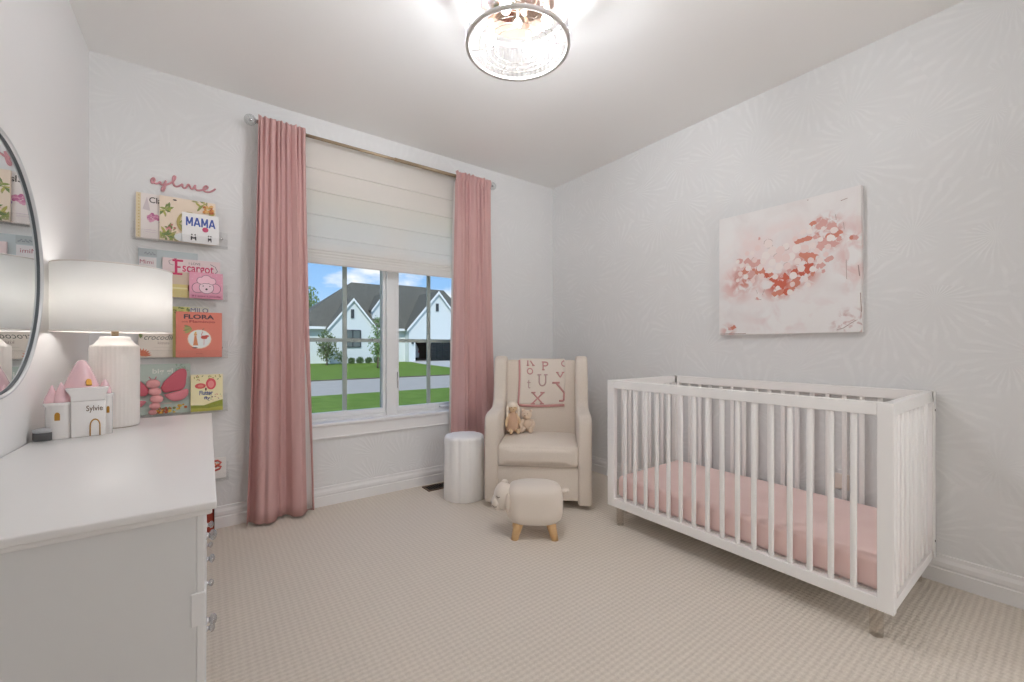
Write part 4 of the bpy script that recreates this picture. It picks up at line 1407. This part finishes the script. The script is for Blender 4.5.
m.tube([bpt(0, k / 12, 0.010) for k in range(13)], 0.008, 8, sx=0.6)
m.tube([bpt(k / 12, 1.0, 0.011) for k in range(13)], 0.010, 8, sx=0.6)
m.build('border', BPK, bl)
# serif letters made of strokes; letter box 1 x 1
def bowl(cx, cy, rx, ry, a0, a1, n=10):
    return [(cx + rx * math.cos(math.radians(a0 + (a1 - a0) * k / n)), cy + ry * math.sin(math.radians(a0 + (a1 - a0) * k / n))) for k in range(n + 1)]
LET = {
    'K': [[(.2, 0), (.2, 1)], [(.8, 1), (.25, .45)], [(.4, .6), (.85, 0)], [(.05, 0), (.35, 0)], [(.05, 1), (.35, 1)], [(.68, 1), (.95, 1)], [(.7, 0), (1, 0)]],
    'P': [[(.2, 0), (.2, 1)], [(.2, 1)] + bowl(.5, .75, .35, .25, 90, -90) + [(.2, .5)], [(.05, 0), (.4, 0)], [(.05, 1), (.3, 1)]],
    'o': [bowl(.5, .42, .36, .4, 0, 360, 16)],
    'C': [bowl(.55, .5, .45, .5, 60, 300, 14)],
    'U': [[(.2, 1), (.2, .35)] + bowl(.5, .33, .3, .33, 180, 360) + [(.8, 1)], [(.02, 1), (.38, 1)], [(.64, 1), (.98, 1)]],
    'v': [[(.15, .8), (.5, 0), (.85, .8)], [(.0, .8), (.32, .8)], [(.68, .8), (1, .8)]],
    't': [[(.45, 1), (.45, .15), (.55, .02), (.75, .1)], [(.15, .7), (.8, .7)]],
    'Y': [[(.1, 1), (.55, .45)], [(1, 1), (.55, .45)], [(.55, .45), (.55, 0)], [(-.1, 1), (.3, 1)], [(.3, 0), (.8, 0)]],
    'X': [[(.1, 1), (.9, 0)], [(.9, 1), (.1, 0)], [(0, 1), (.32, 1)], [(.68, 1), (1, 1)], [(0, 0), (.32, 0)], [(.68, 0), (1, 0)]],
}
def letter(m, chx, u, v, w_, h_, r):
    """(u, v): lower-left corner on the blanket; sizes in blanket fractions"""
    for st in LET[chx]:
        P = []
        for i in range(len(st) - 1):
            for k in range(4):
                t = k / 4
                P.append((st[i][0] + (st[i + 1][0] - st[i][0]) * t, st[i][1] + (st[i + 1][1] - st[i][1]) * t))
        P.append(st[-1])
        P = [(u + a * w_, v - b_ * h_) for a, b_ in P]
        P = [p for p in P if 0.0 <= p[0] <= 0.995 and p[1] >= 0.0]
        if len(P) > 1:
            m.tube([bpt(a, b_, 0.0088) for a, b_ in P], r, 6)
for lt_, u_, v_2, w_, h_, r_, mt_ in (('K', .15, .115, .19, .22, .0060, 0), ('P', .49, .21, .16, .17, .0060, 0), ('o', .15, .31, .16, .155, .0052, 0), ('v', .80, .385, .18, .14, .0055, 0), ('Y', .76, .90, .40, .40, .0085, 0),
                                       ('C', .91, .14, .18, .13, .0050, 0), ('X', .27, .95, .29, .24, .0066, 0), ('U', .39, .56, .23, .24, .0064, 1), ('t', .15, .62, .12, .18, .0044, 1)):
    m = MB()
    letter(m, lt_, u_, v_2, w_, h_, r_)
    m.build('knit_letter', pm('taupe_pink_knit', (196, 166, 160), 0.95) if mt_ else BPK, bl)

# plush toys on the seat
SEATZ = 0.455
def chair_pt(x, y, z):
    return Vector((cfx, cfy, 0)) + Matrix.Rotation(CHR, 3, 'Z') @ Vector((x, y, z))
p = chair_pt(-0.212, 0.375, SEATZ + 0.003)
dl_ = thing('rag_doll', 'beige rag doll in a tan dress slumped in the left corner of the chair', 'doll', p, CHR + 0.25)
SK = pm('doll_cotton', (224, 196, 160), 0.95, bump=(300, 0.3))
DRS = pm('tan_linen_dress', (206, 172, 146), 0.95, bump=(300, 0.3))
HAIR = pm('cream_yarn', (236, 224, 208), 0.95, bump=(150, 0.6))
BRN = pm('doll_brown_yarn', (150, 112, 84), 0.95)
m = MB().lathe([(0.002, 0.150), (0.014, 0.152), (0.020, 0.162), (0.032, 0.175), (0.037, 0.195), (0.033, 0.215), (0.02, 0.228), (0.002, 0.231)], (0, 0.012, 0), 24)
m.build('head', SK, dl_)
m = MB().lathe([(0.056, 0.018), (0.058, 0.022), (0.050, 0.06), (0.040, 0.105), (0.030, 0.14), (0.020, 0.158), (0.012, 0.160)], (0, 0.012, 0), 28, rad=lambda a, z: 1 + 0.04 * math.cos(7 * a))
m.build('dress', DRS, dl_)
for sx in (-1, 1):
    MB().tube([(sx * 0.026, 0.010, 0.142), (sx * 0.048, 0.0, 0.10), (sx * 0.056, -0.010, 0.062), (sx * 0.055, -0.018, 0.046)], [0.011, 0.012, 0.012, 0.009], 10).build('arm', SK, dl_)
    MB().tube([(sx * 0.022, 0.0, 0.026), (sx * 0.025, -0.05, 0.018), (sx * 0.028, -0.085, 0.017)], [0.014, 0.014, 0.013], 10).ell((sx * 0.028, -0.092, 0.022), (0.014, 0.014, 0.020)).build('leg', SK, dl_)
m = MB().lathe([(0.039, 0.196), (0.041, 0.206), (0.036, 0.226), (0.020, 0.240), (0.004, 0.243)], (0, 0.016, 0), 24, rad=lambda a, z: 1 + 0.05 * math.cos(11 * a + z * 200))
for sx in (-1, 1):
    m.tube([(sx * 0.038, 0.012, 0.205), (sx * 0.046, 0.008, 0.17), (sx * 0.046, 0.004, 0.13), (sx * 0.042, 0.002, 0.115)], [0.010, 0.011, 0.010, 0.005], 10)
m.build('hair', HAIR, dl_)
for ex in (-0.012, 0.012):
    MB().ell((ex, -0.022, 0.196), (0.0035, 0.003, 0.004)).build('eye', BRN, dl_)
MB().ell((0.0, -0.025, 0.182), (0.006, 0.002, 0.002)).build('mouth', BRN, dl_)
p = chair_pt(-0.098, 0.392, SEATZ + 0.006)
tb_ = thing('plush_bear', 'small pale beige plush bear leaning on the rag doll', 'plush toy', p, CHR - 0.15)
BP = pm('oatmeal_plush', (222, 200, 178), 0.98, bump=(180, 0.7), sheen=0.4)
m = MB().ell((0, 0.015, 0.052), (0.046, 0.040, 0.055))
m.build('body', BP, tb_)
hd = MB().ell((-0.006, 0.005, 0.132), (0.040, 0.036, 0.037)).ell((-0.012, -0.026, 0.126), (0.018, 0.014, 0.014)).build('head', BP, tb_)
for sx in (-1, 1):
    MB().ell((-0.006 + sx * 0.030, 0.010, 0.162), (0.013, 0.008, 0.013)).build('ear', BP, hd)
for ex, ez, er in ((-0.022, 0.144, 0.003), (0.006, 0.144, 0.003)):
    MB().ell((ex, -0.028, ez), (er, er, er)).build('eye', BRN, hd)
MB().ell((-0.012, -0.040, 0.130), (0.005, 0.003, 0.004)).build('nose', BRN, hd)
for sx in (-1, 1):
    MB().tube([(sx * 0.034, 0.008, 0.090), (sx * 0.050, -0.016, 0.062), (sx * 0.042, -0.034, 0.044)], [0.015, 0.016, 0.015], 10).ell((sx * 0.042, -0.034, 0.044), (0.015, 0.015, 0.015)).build('arm', BP, tb_)
    MB().tube([(sx * 0.024, 0.0, 0.022), (sx * 0.034, -0.045, 0.020)], [0.020, 0.019], 12).ell((sx * 0.035, -0.050, 0.022), (0.020, 0.014, 0.023)).build('leg', BP, tb_)

# ------------------------------------------------------------------ animal footstool
FS = math.atan2(-0.62, 0.785)
fs = thing('animal_footstool', 'cream sheep-shaped footstool with wooden legs in front of the armchair', 'footstool', (1.604, 1.962, 0.0), FS)
WOOL = pm('cream_teddy_fabric', (228, 217, 204), 0.97, bump=(320, 0.4), sheen=0.3)
OAK = pm('light_beech', (226, 190, 142), 0.5, noise=(14, (214, 174, 124), 0.8))
m = MB()
tb = bmesh.new()
# body: superellipse plan swept up with rounded shoulders
prof_b = [(0.60, 0.082), (0.84, 0.088), (0.95, 0.108), (1.0, 0.140), (1.0, 0.215), (0.985, 0.245), (0.945, 0.272), (0.86, 0.292), (0.68, 0.304), (0.35, 0.310), (0.05, 0.3115)]
tb.free()
V = []
SEG = 56
for s_, z in prof_b:
    for k in range(SEG):
        a = 2 * PI * k / SEG
        ca_, sa_ = math.cos(a), math.sin(a)
        px_ = math.copysign(abs(ca_) ** 0.72, ca_) * 0.172
        py_ = math.copysign(abs(sa_) ** 0.72, sa_) * 0.125
        V.append((px_ * s_, py_ * s_, z))
Fc = [(i * SEG + k, i * SEG + (k + 1) % SEG, (i + 1) * SEG + (k + 1) % SEG, (i + 1) * SEG + k) for i in range(len(prof_b) - 1) for k in range(SEG)]
Fc.append(tuple(range(SEG - 1, -1, -1)))
Fc.append(tuple((len(prof_b) - 1) * SEG + k for k in range(SEG)))
m.add(V, Fc, True)
m.build('body', WOOL, fs)
hd = MB().ell((-0.188, -0.012, 0.226), (0.060, 0.074, 0.084), seg=24, rings=16).ell((-0.226, -0.026, 0.196), (0.036, 0.052, 0.048), seg=20, rings=12)
ho = hd.build('head', WOOL, fs)
EARM = pm('cream_ear_fabric', (218, 206, 192), 0.97)
for sy in (-1, 1):
    m = MB().ell((-0.158, -0.012 + sy * 0.076, 0.212), (0.016, 0.014, 0.056), Matrix.Rotation(sy * 0.15, 3, 'X'), 16, 12)
    m.build('ear', EARM, ho)
MB().ell((-0.182, 0.0, 0.308), (0.020, 0.018, 0.015)).build('tuft', WOOL, ho)
for P in ([(-0.226, -0.070, 0.246), (-0.218, -0.078, 0.238), (-0.206, -0.081, 0.243)], [(-0.250, -0.064, 0.188), (-0.240, -0.072, 0.180), (-0.226, -0.078, 0.184)]):
    MB().tube(P, 0.0024, 6).build('stitching', pm('brown_thread', (110, 92, 80), 0.9), ho)
MB().tube([(0.158, 0.0, 0.248), (0.182, 0.0, 0.258), (0.198, 0.0, 0.260)], [0.012, 0.016, 0.012], 12).ell((0.199, 0, 0.260), (0.013, 0.014, 0.013)).build('tail', WOOL, fs)
for sx in (-1, 1):
    for sy in (-1, 1):
        a = Vector((sx * 0.092, sy * 0.060, 0.092))
        b_ = Vector((sx * 0.118, sy * 0.090, 0.0))
        m = MB()
        P = [a, b_]
        m.tube([a + Vector((0, 0, 0.005)), b_], [0.030, 0.022], 16)
        for v_ in m.bm.verts:
            if v_.co.z < 0.012:
                v_.co.z = 0.0
        m.build('leg', OAK, fs)

# ------------------------------------------------------------------ stump side table
st = thing('stump_table', 'round white tree-stump side table between pink curtain and armchair', 'side table', (1.568, 2.752, 0.0))
rs = random.Random(5)
lob = [(rs.randint(2, 11), rs.uniform(0.008, 0.017), rs.uniform(0, 6.28)) for _ in range(8)]
def bark(a, z):
    k = 1.0
    for n_, am, ph_ in lob:
        k += am * math.sin(n_ * a + ph_ + 0.25 * math.sin(6 * z + ph_)) * (0.8 if z < 0.45 else 0.6)
    g = math.sin(3.5 * a + 0.6)
    k -= 0.05 * max(0, g) ** 14 + 0.035 * max(0, math.sin(5.5 * a + 2.2 + 0.5 * z)) ** 18 + 0.02 * max(0, math.sin(13 * a + 1.0 + 1.5 * z)) ** 6
    return k
m = MB().lathe([(0.150, 0.0), (0.153, 0.006), (0.152, 0.10), (0.150, 0.24), (0.149, 0.36), (0.150, 0.44), (0.149, 0.455), (0.143, 0.463)], seg=120, rad=bark)
m.build('trunk', pm('white_plaster', (244, 242, 239), 0.9, spec=0.2, bump=(35, 0.6)), st)
m = MB().lathe([(0.143, 0.4625), (0.135, 0.467), (0.05, 0.468), (0.002, 0.468)], seg=120, rad=lambda a, z: bark(a, 0.46))
m.build('top', pm('white_plaster_top', (246, 244, 242), 0.8, spec=0.2), st)

# ------------------------------------------------------------------ outdoors
def ground(name, mat, poly, h0=0.0):
    """poly of (x, y); z follows the street profile"""
    def gz(y):
        return -0.4 if y < 20.6 else -0.4 + 0.40 * min(1.0, (y - 20.6) / 9.0)
    m = MB()
    tb2 = bmesh.new()
    vs_ = [tb2.verts.new((x, y, 0)) for x, y in poly]
    tb2.faces.new(vs_)
    for yc in (20.6, 24, 27, 29.6):
        bmesh.ops.bisect_plane(tb2, geom=list(tb2.verts) + list(tb2.edges) + list(tb2.faces), plane_co=(0, yc, 0), plane_no=(0, 1, 0))
    for v_ in tb2.verts:
        v_.co.z = gz(v_.co.y) + h0
    bmesh.ops.recalc_face_normals(tb2, faces=list(tb2.faces))
    bmesh.ops.solidify(tb2, geom=list(tb2.faces), thickness=0.06)
    m.merge(tb2)
    return struct(m.build(name, mat))
GRASS = pm('mown_lawn', (120, 144, 62), 0.9, noise=(3.0, (98, 124, 46), 0.9), spec=0.1, bump=(60, 0.6))
ground('lawn_near', GRASS, [(-30, 3.36), (45, 3.36), (45, 14.1), (-30, 14.1)])
ground('road', pm('pale_concrete_road', (186, 176, 160), 0.85, noise=(2, (176, 166, 150), 0.7)), [(-30, 14.1), (45, 14.1), (45, 20.2), (-30, 20.2)])
ground('lawn_far', GRASS, [(-30, 20.2), (45, 20.2), (45, 60), (-30, 60)])
ground('driveway', pm('driveway_concrete', (196, 192, 184), 0.85), [(12.3, 30.2), (12.3, 28.0), (12.9, 24.6), (14.6, 20.3), (22.5, 20.3), (22.5, 30.2)], 0.03)
struct(MB().bb(-30, 45, 20.15, 20.32, -0.46, -0.36).build('curb', pm('curb_dark_brown', (96, 90, 70), 0.9)))  # even dark olive-brown strip along the far road edge

ho = thing('house', 'white brick house with steep dark gabled roof across the street', 'house', (9.5, 30.0, 0.0))
HO = Vector((9.5, 30.0, 0.0))
def hl(m):
    for q in m.bm.verts:
        q.co -= HO
    return m
BRICK = pm('white_painted_brick', (220, 226, 226), 0.8, bump=(8, 0.3))
ROOF = pm('charcoal_shingle', (112, 110, 100), 0.95, noise=(6, (94, 92, 84), 0.9), spec=0.1)
HTRIM = pm('house_white_trim', (238, 240, 240), 0.6)
GZ = -0.05
hl(MB().bb(4.6, 12.3, 30.8, 38.0, GZ - 0.3, 2.46)).build('main_wall', BRICK, ho)
def hip(m, x0, x1, y0, y1, z0, rx0, rx1, ry, rz, th=0.12):
    V = [(x0, y0, z0), (x1, y0, z0), (x1, y1, z0), (x0, y1, z0), (rx0, ry, rz), (rx1, ry, rz), (x0, y0, z0 - th), (x1, y0, z0 - th), (x1, y1, z0 - th), (x0, y1, z0 - th)]
    m.add(V, [(0, 1, 5, 4), (1, 2, 5), (2, 3, 4, 5), (3, 0, 4), (0, 6, 7, 1), (1, 7, 8, 2), (2, 8, 9, 3), (3, 9, 6, 0), (9, 8, 7, 6)])
m = MB()
hip(m, 4.3, 19.0, 30.4, 38.4, 2.50, 9.25, 17.4, 34.4, 6.30)
hl(m).build('main_roof', ROOF, ho)
m = MB().bb(4.28, 6.7, 30.33, 30.42, 2.34, 2.52).bb(9.7, 12.4, 30.33, 30.42, 2.34, 2.52)
hl(m).build('eave_trim', HTRIM, ho)
def gable(nm, x0, x1, y0, y1, ze, za, over=0.16):
    xc = (x0 + x1) / 2
    P = [(x0, GZ - 0.3), (x1, GZ - 0.3), (x1, ze), (xc, za), (x0, ze)]
    m = MB().prism(P, lambda u, v: Vector((u, y0, v)), lambda u, v: Vector((u, y1, v)))
    hl(m).build(nm + '_wall', BRICK, ho)
    m = MB()
    k = (za - ze) / (xc - x0)
    for s_ in (-1, 1):
        a = Vector((xc, 0, za + 0.05))
        b_ = Vector((xc + s_ * ((xc - x0) + over), 0, ze - over * k + 0.05))
        n_ = Vector((0, 0, 0.12))
        Q = [(a.x, a.z), (b_.x, b_.z), (b_.x, b_.z + 0.10), (a.x, a.z + 0.14)]
        m.prism(Q, lambda u, v: Vector((u, y0 - 0.12, v)), lambda u, v: Vector((u, y1, v)))
    hl(m).build(nm + '_roof', ROOF, ho)
    m = MB()
    for s_ in (-1, 1):
        Q = [(xc, za - 0.07), (xc + s_ * ((xc - x0) + over), ze - over * k - 0.07), (xc + s_ * ((xc - x0) + over), ze - over * k + 0.09), (xc, za + 0.12)]
        m.prism(Q, lambda u, v: Vector((u, y0 - 0.18, v)), lambda u, v: Vector((u, y0 - 0.10, v)))
    hl(m).build(nm + '_bargeboard', HTRIM, ho)
gable('front_gable', 6.62, 9.78, 30.0, 33.2, 2.48, 4.42)
gable('dormer_gable', 9.9, 11.5, 31.2, 33.5, 3.9, 5.0, 0.1)
DARK = pm('dark_window_frame', (66, 68, 70), 0.4)
PANE = pm('dim_house_glass', (96, 104, 100), 0.08, 0.0, 0.8)
def hwin(x0, x1, z0, z1, y, n):
    m = MB().bb(x0, x1, y - 0.06, y, z0, z1)
    fo = hl(m).build('window', PANE, ho)
    m = MB()
    for k in range(n + 1):
        x = x0 + (x1 - x0) * k / n
        m.bb(x - 0.035, x + 0.035, y - 0.09, y - 0.01, z0, z1)
    for z in (z0, z1, z0 + (z1 - z0) * 0.5):
        m.bb(x0, x1, y - 0.09, y - 0.01, z - 0.03, z + 0.03)
    hl(m).build('window_frame', DARK, fo)
hwin(7.62, 8.68, 1.14, 2.30, 30.0, 2)
m = MB().bb(8.04, 8.24, 29.92, 30.0, 3.15, 3.75)
hl(m).build('gable_vent', DARK, ho)
m = MB().bb(4.9, 5.3, 30.72, 30.8, 0.9, 2.0)
hl(m).build('side_window', PANE, ho)
# garage wing: gable front with an open door
gx0, gx1, ze, za, y0, y1 = 12.28, 17.1, 2.60, 5.40, 30.0, 36.5
xc = (gx0 + gx1) / 2
ox0, ox1, oz = 12.80, 16.6, 1.69
m = MB()
m.prism([(gx0, oz), (gx1, oz), (gx1, ze), (xc, za), (gx0, ze)], lambda u, v: Vector((u, y0, v)), lambda u, v: Vector((u, y0 + 0.25, v)))
m.bb(gx0, ox0, y0, y0 + 0.25, GZ - 0.3, oz).bb(ox1, gx1, y0, y0 + 0.25, GZ - 0.3, oz)
m.bb(gx0, gx0 + 0.2, y0 + 0.25, y1, GZ - 0.3, ze).bb(gx1 - 0.2, gx1, y0 + 0.25, y1, GZ - 0.3, ze)
hl(m).build('garage_wall', BRICK, ho)
m = MB().use(pm('garage_interior_brown', (120, 100, 86), 0.9)).bb(gx0 + 0.2, gx1 - 0.2, y1 - 0.2, y1, GZ - 0.3, ze).bb(gx0 + 0.2, gx1 - 0.2, y0 + 0.3, y1, 2.3, 2.4)
m.use(pm('garage_slab', (150, 146, 142), 0.8)).bb(gx0 + 0.2, gx1 - 0.2, y0 + 0.02, y1 - 0.2, -0.06, 0.05)
hl(m).build('garage_interior', None, ho)
m = MB().use(pm('garage_door_glass_dark', (24, 27, 28), 0.15, 0.2)).bb(14.16, ox1, y0 + 0.10, y0 + 0.18, 0.05, oz)
m.use(pm('garage_door_bar', (44, 48, 48), 0.4, 0.4))
for k in range(5):
    m.bb(14.16, ox1, y0 + 0.08, y0 + 0.10, 0.05 + k * 0.4, 0.09 + k * 0.4)
for k in range(6):
    x = 14.16 + k * (ox1 - 14.16) / 5
    m.bb(x - 0.02, x + 0.02, y0 + 0.08, y0 + 0.10, 0.05, oz)
hl(m).build('garage_door', None, ho)
m = MB()
k = (za - ze) / (xc - gx0)
for s_ in (-1, 1):
    Q = [(xc, za + 0.05), (xc + s_ * (xc - gx0 + 0.2), ze - 0.2 * k + 0.05), (xc + s_ * (xc - gx0 + 0.2), ze - 0.2 * k + 0.15), (xc, za + 0.19)]
    m.prism(Q, lambda u, v: Vector((u, y0 - 0.12, v)), lambda u, v: Vector((u, y1, v)))
hl(m).build('garage_roof', ROOF, ho)
m = MB()
for s_ in (-1, 1):
    Q = [(xc, za - 0.09), (xc + s_ * (xc - gx0 + 0.2), ze - 0.2 * k - 0.09), (xc + s_ * (xc - gx0 + 0.2), ze - 0.2 * k + 0.08), (xc, za + 0.12)]
    m.prism(Q, lambda u, v: Vector((u, y0 - 0.2, v)), lambda u, v: Vector((u, y0 - 0.1, v)))
hl(m).build('garage_bargeboard', HTRIM, ho)
m = MB().bb(14.5, 14.72, y0 - 0.07, y0 + 0.02, 3.95, 4.55)
hl(m).build('gable_vent', DARK, ho)
m = MB()
hip(m, 9.6, 18.8, 32.0, 38.0, 3.2, 13.4, 16.2, 35.2, 6.55)
hl(m).build('rear_roof', ROOF, ho)
MB().bb(12.48 - 9.5, 12.6 - 9.5, -0.14, 0.0, 1.36, 1.62).build('wall_lantern', DARK, ho)
hl(MB().tube([(11.9, 34.2, 6.2), (11.9, 34.2, 6.75)], 0.07, 10)).build('roof_pipe', DARK, ho)

car = thing('car', 'white car parked inside the open garage across the street', 'car', (13.35, 33.4, 0.05))
m = MB()
PF = [(-0.86, 0.22), (0.86, 0.22), (0.90, 0.55), (0.84, 0.85), (0.70, 1.28), (0.55, 1.36), (-0.55, 1.36), (-0.70, 1.28), (-0.84, 0.85), (-0.90, 0.55)]
m.prism([(x * .62, z) for x, z in PF], lambda u, v: Vector((u, -1.6 + (0.22 if v > 0.9 else 0), v)), lambda u, v: Vector((u, 2.2, v)), 0.04, 2)
m.build('body', pm('car_white', (226, 228, 230), 0.2, coat=0.5), car)
MB().bb(-0.38, 0.38, -1.42, -1.36, 0.92, 1.22, 0.02).build('rear_glass', pm('car_glass', (34, 38, 42), 0.08), car)
for sx in (-1, 1):
    MB().bb(sx * 0.50 - 0.05, sx * 0.50 + 0.05, -1.63, -1.58, 0.62, 0.80, 0.01).build('tail_light', pm('tail_red', (168, 40, 36), 0.3), car)
    for yy in (-0.9, 1.5):
        MB().tube([(sx * 0.46, yy, 0.28), (sx * 0.56, yy, 0.28)], 0.28, 20).build('wheel', pm('tyre', (36, 36, 36), 0.8), car)

def leafy(name, label, cat, loc, crown, trunk_h, n, leaf, col, group, col2=None, trunk_r=0.06):
    """crown: list of (dx, dy, dz, rx, ry, rz) ellipsoids filled with leaf cards"""
    o = thing(name, label, cat, loc, 0, group)
    rd = random.Random(hash(label) % 1000 if False else len(label) * 7 + int(loc[0] * 10))
    m = MB()
    V, F = [], []
    tot = sum(c[3] * c[4] * c[5] for c in crown) ** 1.0
    for c in crown:
        cnt = int(n * c[3] * c[4] * c[5] / tot)
        for _ in range(cnt):
            d = Vector((rd.gauss(0, 1), rd.gauss(0, 1), rd.gauss(0, 1))).normalized()
            q = rd.random() ** 0.45
            p_ = Vector((c[0] + d.x * c[3] * q, c[1] + d.y * c[4] * q, c[2] + d.z * c[5] * q))
            R = Euler((rd.uniform(0, 6), rd.uniform(0, 6), rd.uniform(0, 6))).to_matrix()
            s_ = leaf * rd.uniform(0.6, 1.3)
            b0 = len(V)
            for a, b_ in ((-1, 0), (0, -.5), (1, 0), (0, .5)):
                V.append(p_ + R @ Vector((a * s_, b_ * s_, 0.1 * s_ * (a * a))))
            F.append((b0, b0 + 1, b0 + 2, b0 + 3))
    m.add(V, F)
    m.build('foliage', col, o)
    m = MB()
    top = max(c[2] for c in crown)
    m.tube([(0, 0, 0), (0.03, 0.0, trunk_h * 0.5), (0.0, 0.02, top)], [trunk_r, trunk_r * 0.8, trunk_r * 0.3], 8)
    for k in range(4):
        a = k * 1.7
        m.tube([(0, 0, trunk_h * 0.8), (0.4 * crown[0][3] * math.cos(a), 0.4 * crown[0][4] * math.sin(a), crown[0][2])], [trunk_r * 0.5, trunk_r * 0.2], 6)
    m.build('trunk', pm('bark_brown', (112, 96, 80), 0.9), o)
    return o
LF1 = pm('leaf_olive', (112, 128, 78), 0.7, noise=(3, (88, 106, 62), 0.9))
LF2 = pm('leaf_mid_green', (104, 136, 72), 0.7, noise=(3, (132, 156, 92), 0.9))
LF3 = pm('leaf_shrub_green', (78, 104, 56), 0.7, noise=(4, (104, 128, 74), 0.9))
def gz_(y):
    return -0.4 if y < 20.6 else -0.4 + 0.40 * min(1.0, (y - 20.6) / 9.0)
leafy('bushy_tree', 'rounded olive bush tree by the left corner of the white house', 'tree', (6.15, 28.6, gz_(28.6)), [(0, 0, 1.5, 0.62, 0.6, 0.75), (0.1, 0, 0.8, 0.7, 0.6, 0.6)], 0.4, 900, 0.085, LF1, 'garden trees across the street')
leafy('young_tree', 'slim young tree on the far lawn seen beside the window mullion', 'tree', (8.45, 25.6, gz_(25.6)), [(0, 0, 1.55, 0.62, 0.6, 0.9), (0, 0, 2.6, 0.36, 0.36, 0.7), (0, 0, 0.95, 0.5, 0.5, 0.4)], 0.9, 620, 0.075, LF2, 'garden trees across the street')
leafy('street_tree', 'leafy tree far left beyond the house roof, beside left curtain', 'tree', (7.55, 42.0, 0.0), [(0, 0, 5.3, 1.0, 1.0, 1.5), (0, 0, 3.4, 0.9, 0.9, 1.2)], 2.0, 900, 0.13, LF2, 'garden trees across the street', trunk_r=0.12)
for i, (x, y, r, lb) in enumerate(((7.25, 29.1, 0.34, 'small spiky shrub left of the dark house window'), (7.93, 29.45, 0.24, 'low round shrub below the left half of the dark house window'), (8.50, 29.45, 0.27, 'low round shrub below the right half of the dark house window'), (9.10, 29.45, 0.26, 'low shrub right of the dark house window by the slim tree'), (9.72, 29.5, 0.28, 'low shrub at the foot of the house behind the slim tree'))):
    leafy('garden_shrub', lb, 'shrub', (x, y, gz_(y)), [(0, 0, r * (1.3 if i == 0 else 0.8), r, r, r * (1.5 if i == 0 else 0.9))], 0.2, 320, 0.06, LF3, 'shrubs along the house front', trunk_r=0.03)

# ------------------------------------------------------------------ light
wd = bpy.data.worlds.new('World')
SC.world = wd
wd.use_nodes = True
nt = wd.node_tree
nt.nodes.clear()
out = nt.nodes.new('ShaderNodeOutputWorld')
bg = nt.nodes.new('ShaderNodeBackground')
tc = nt.nodes.new('ShaderNodeTexCoord')
sp = nt.nodes.new('ShaderNodeSeparateXYZ')
nt.links.new(tc.outputs['Generated'], sp.inputs[0])
cr_ = nt.nodes.new('ShaderNodeValToRGB')
cr_.color_ramp.elements[0].position = 0.0
cr_.color_ramp.elements[0].color = rgb(200, 224, 246)
cr_.color_ramp.elements[1].position = 0.55
cr_.color_ramp.elements[1].color = rgb(96, 150, 222)
e = cr_.color_ramp.elements.new(0.14)
e.color = rgb(150, 194, 242)
nt.links.new(sp.outputs['Z'], cr_.inputs[0])
mp = nt.nodes.new('ShaderNodeMapping')
mp.inputs['Scale'].default_value = (1.0, 1.0, 2.4)
mp.inputs['Location'].default_value = (0.30, 0.0, 0.10)
nt.links.new(tc.outputs['Generated'], mp.inputs[0])
no = nt.nodes.new('ShaderNodeTexNoise')
no.inputs['Scale'].default_value = 5.5
no.inputs['Detail'].default_value = 7
no.inputs['Roughness'].default_value = 0.55
nt.links.new(mp.outputs[0], no.inputs['Vector'])
mr = nt.nodes.new('ShaderNodeMapRange')
mr.inputs[1].default_value = 0.53
mr.inputs[2].default_value = 0.66
nt.links.new(no.outputs['Fac'], mr.inputs[0])
mx = nt.nodes.new('ShaderNodeMix')
mx.data_type = 'RGBA'
mx.inputs[7].default_value = rgb(246, 247, 250)
nt.links.new(mr.outputs[0], mx.inputs[0])
nt.links.new(cr_.outputs[0], mx.inputs[6])
nt.links.new(mx.outputs[2], bg.inputs['Color'])
bg.inputs['Strength'].default_value = 0.85
nt.links.new(bg.outputs[0], out.inputs[0])

sun = bpy.data.lights.new('sun', 'SUN')
sun.energy = 2.0
sun.angle = 0.03
sun.color = (1.0, 0.96, 0.9)
so = bpy.data.objects.new('sun', sun)
C.objects.link(so)
so.rotation_euler = (math.radians(48), 0, math.radians(-28))   # light travels towards +y and down

# ------------------------------------------------------------------ camera
cam = bpy.data.cameras.new('camera')
cam.sensor_width = 36.0
cam.lens = 416.0 / 1024.0 * 36.0
cam.shift_y = 6.0 / 1024.0
cam.clip_start = 0.02
cam.clip_end = 300
co = bpy.data.objects.new('camera', cam)
C.objects.link(co)
co.location = (0, 0, 1.13)
co.rotation_euler = (PI / 2, 0, -(PI / 2 - A_))
SC.camera = co

vs = SC.view_settings
SC.display_settings.display_device = 'sRGB'
vs.view_transform = 'Standard'
vs.look = 'None'
vs.exposure = 0.48
vs.gamma = 1.0
vs.use_curve_mapping = False
cy = SC.cycles
cy.use_denoising = True
cy.max_bounces = 10
cy.diffuse_bounces = 7
cy.transparent_max_bounces = 24
cy.sample_clamp_indirect = 6.0
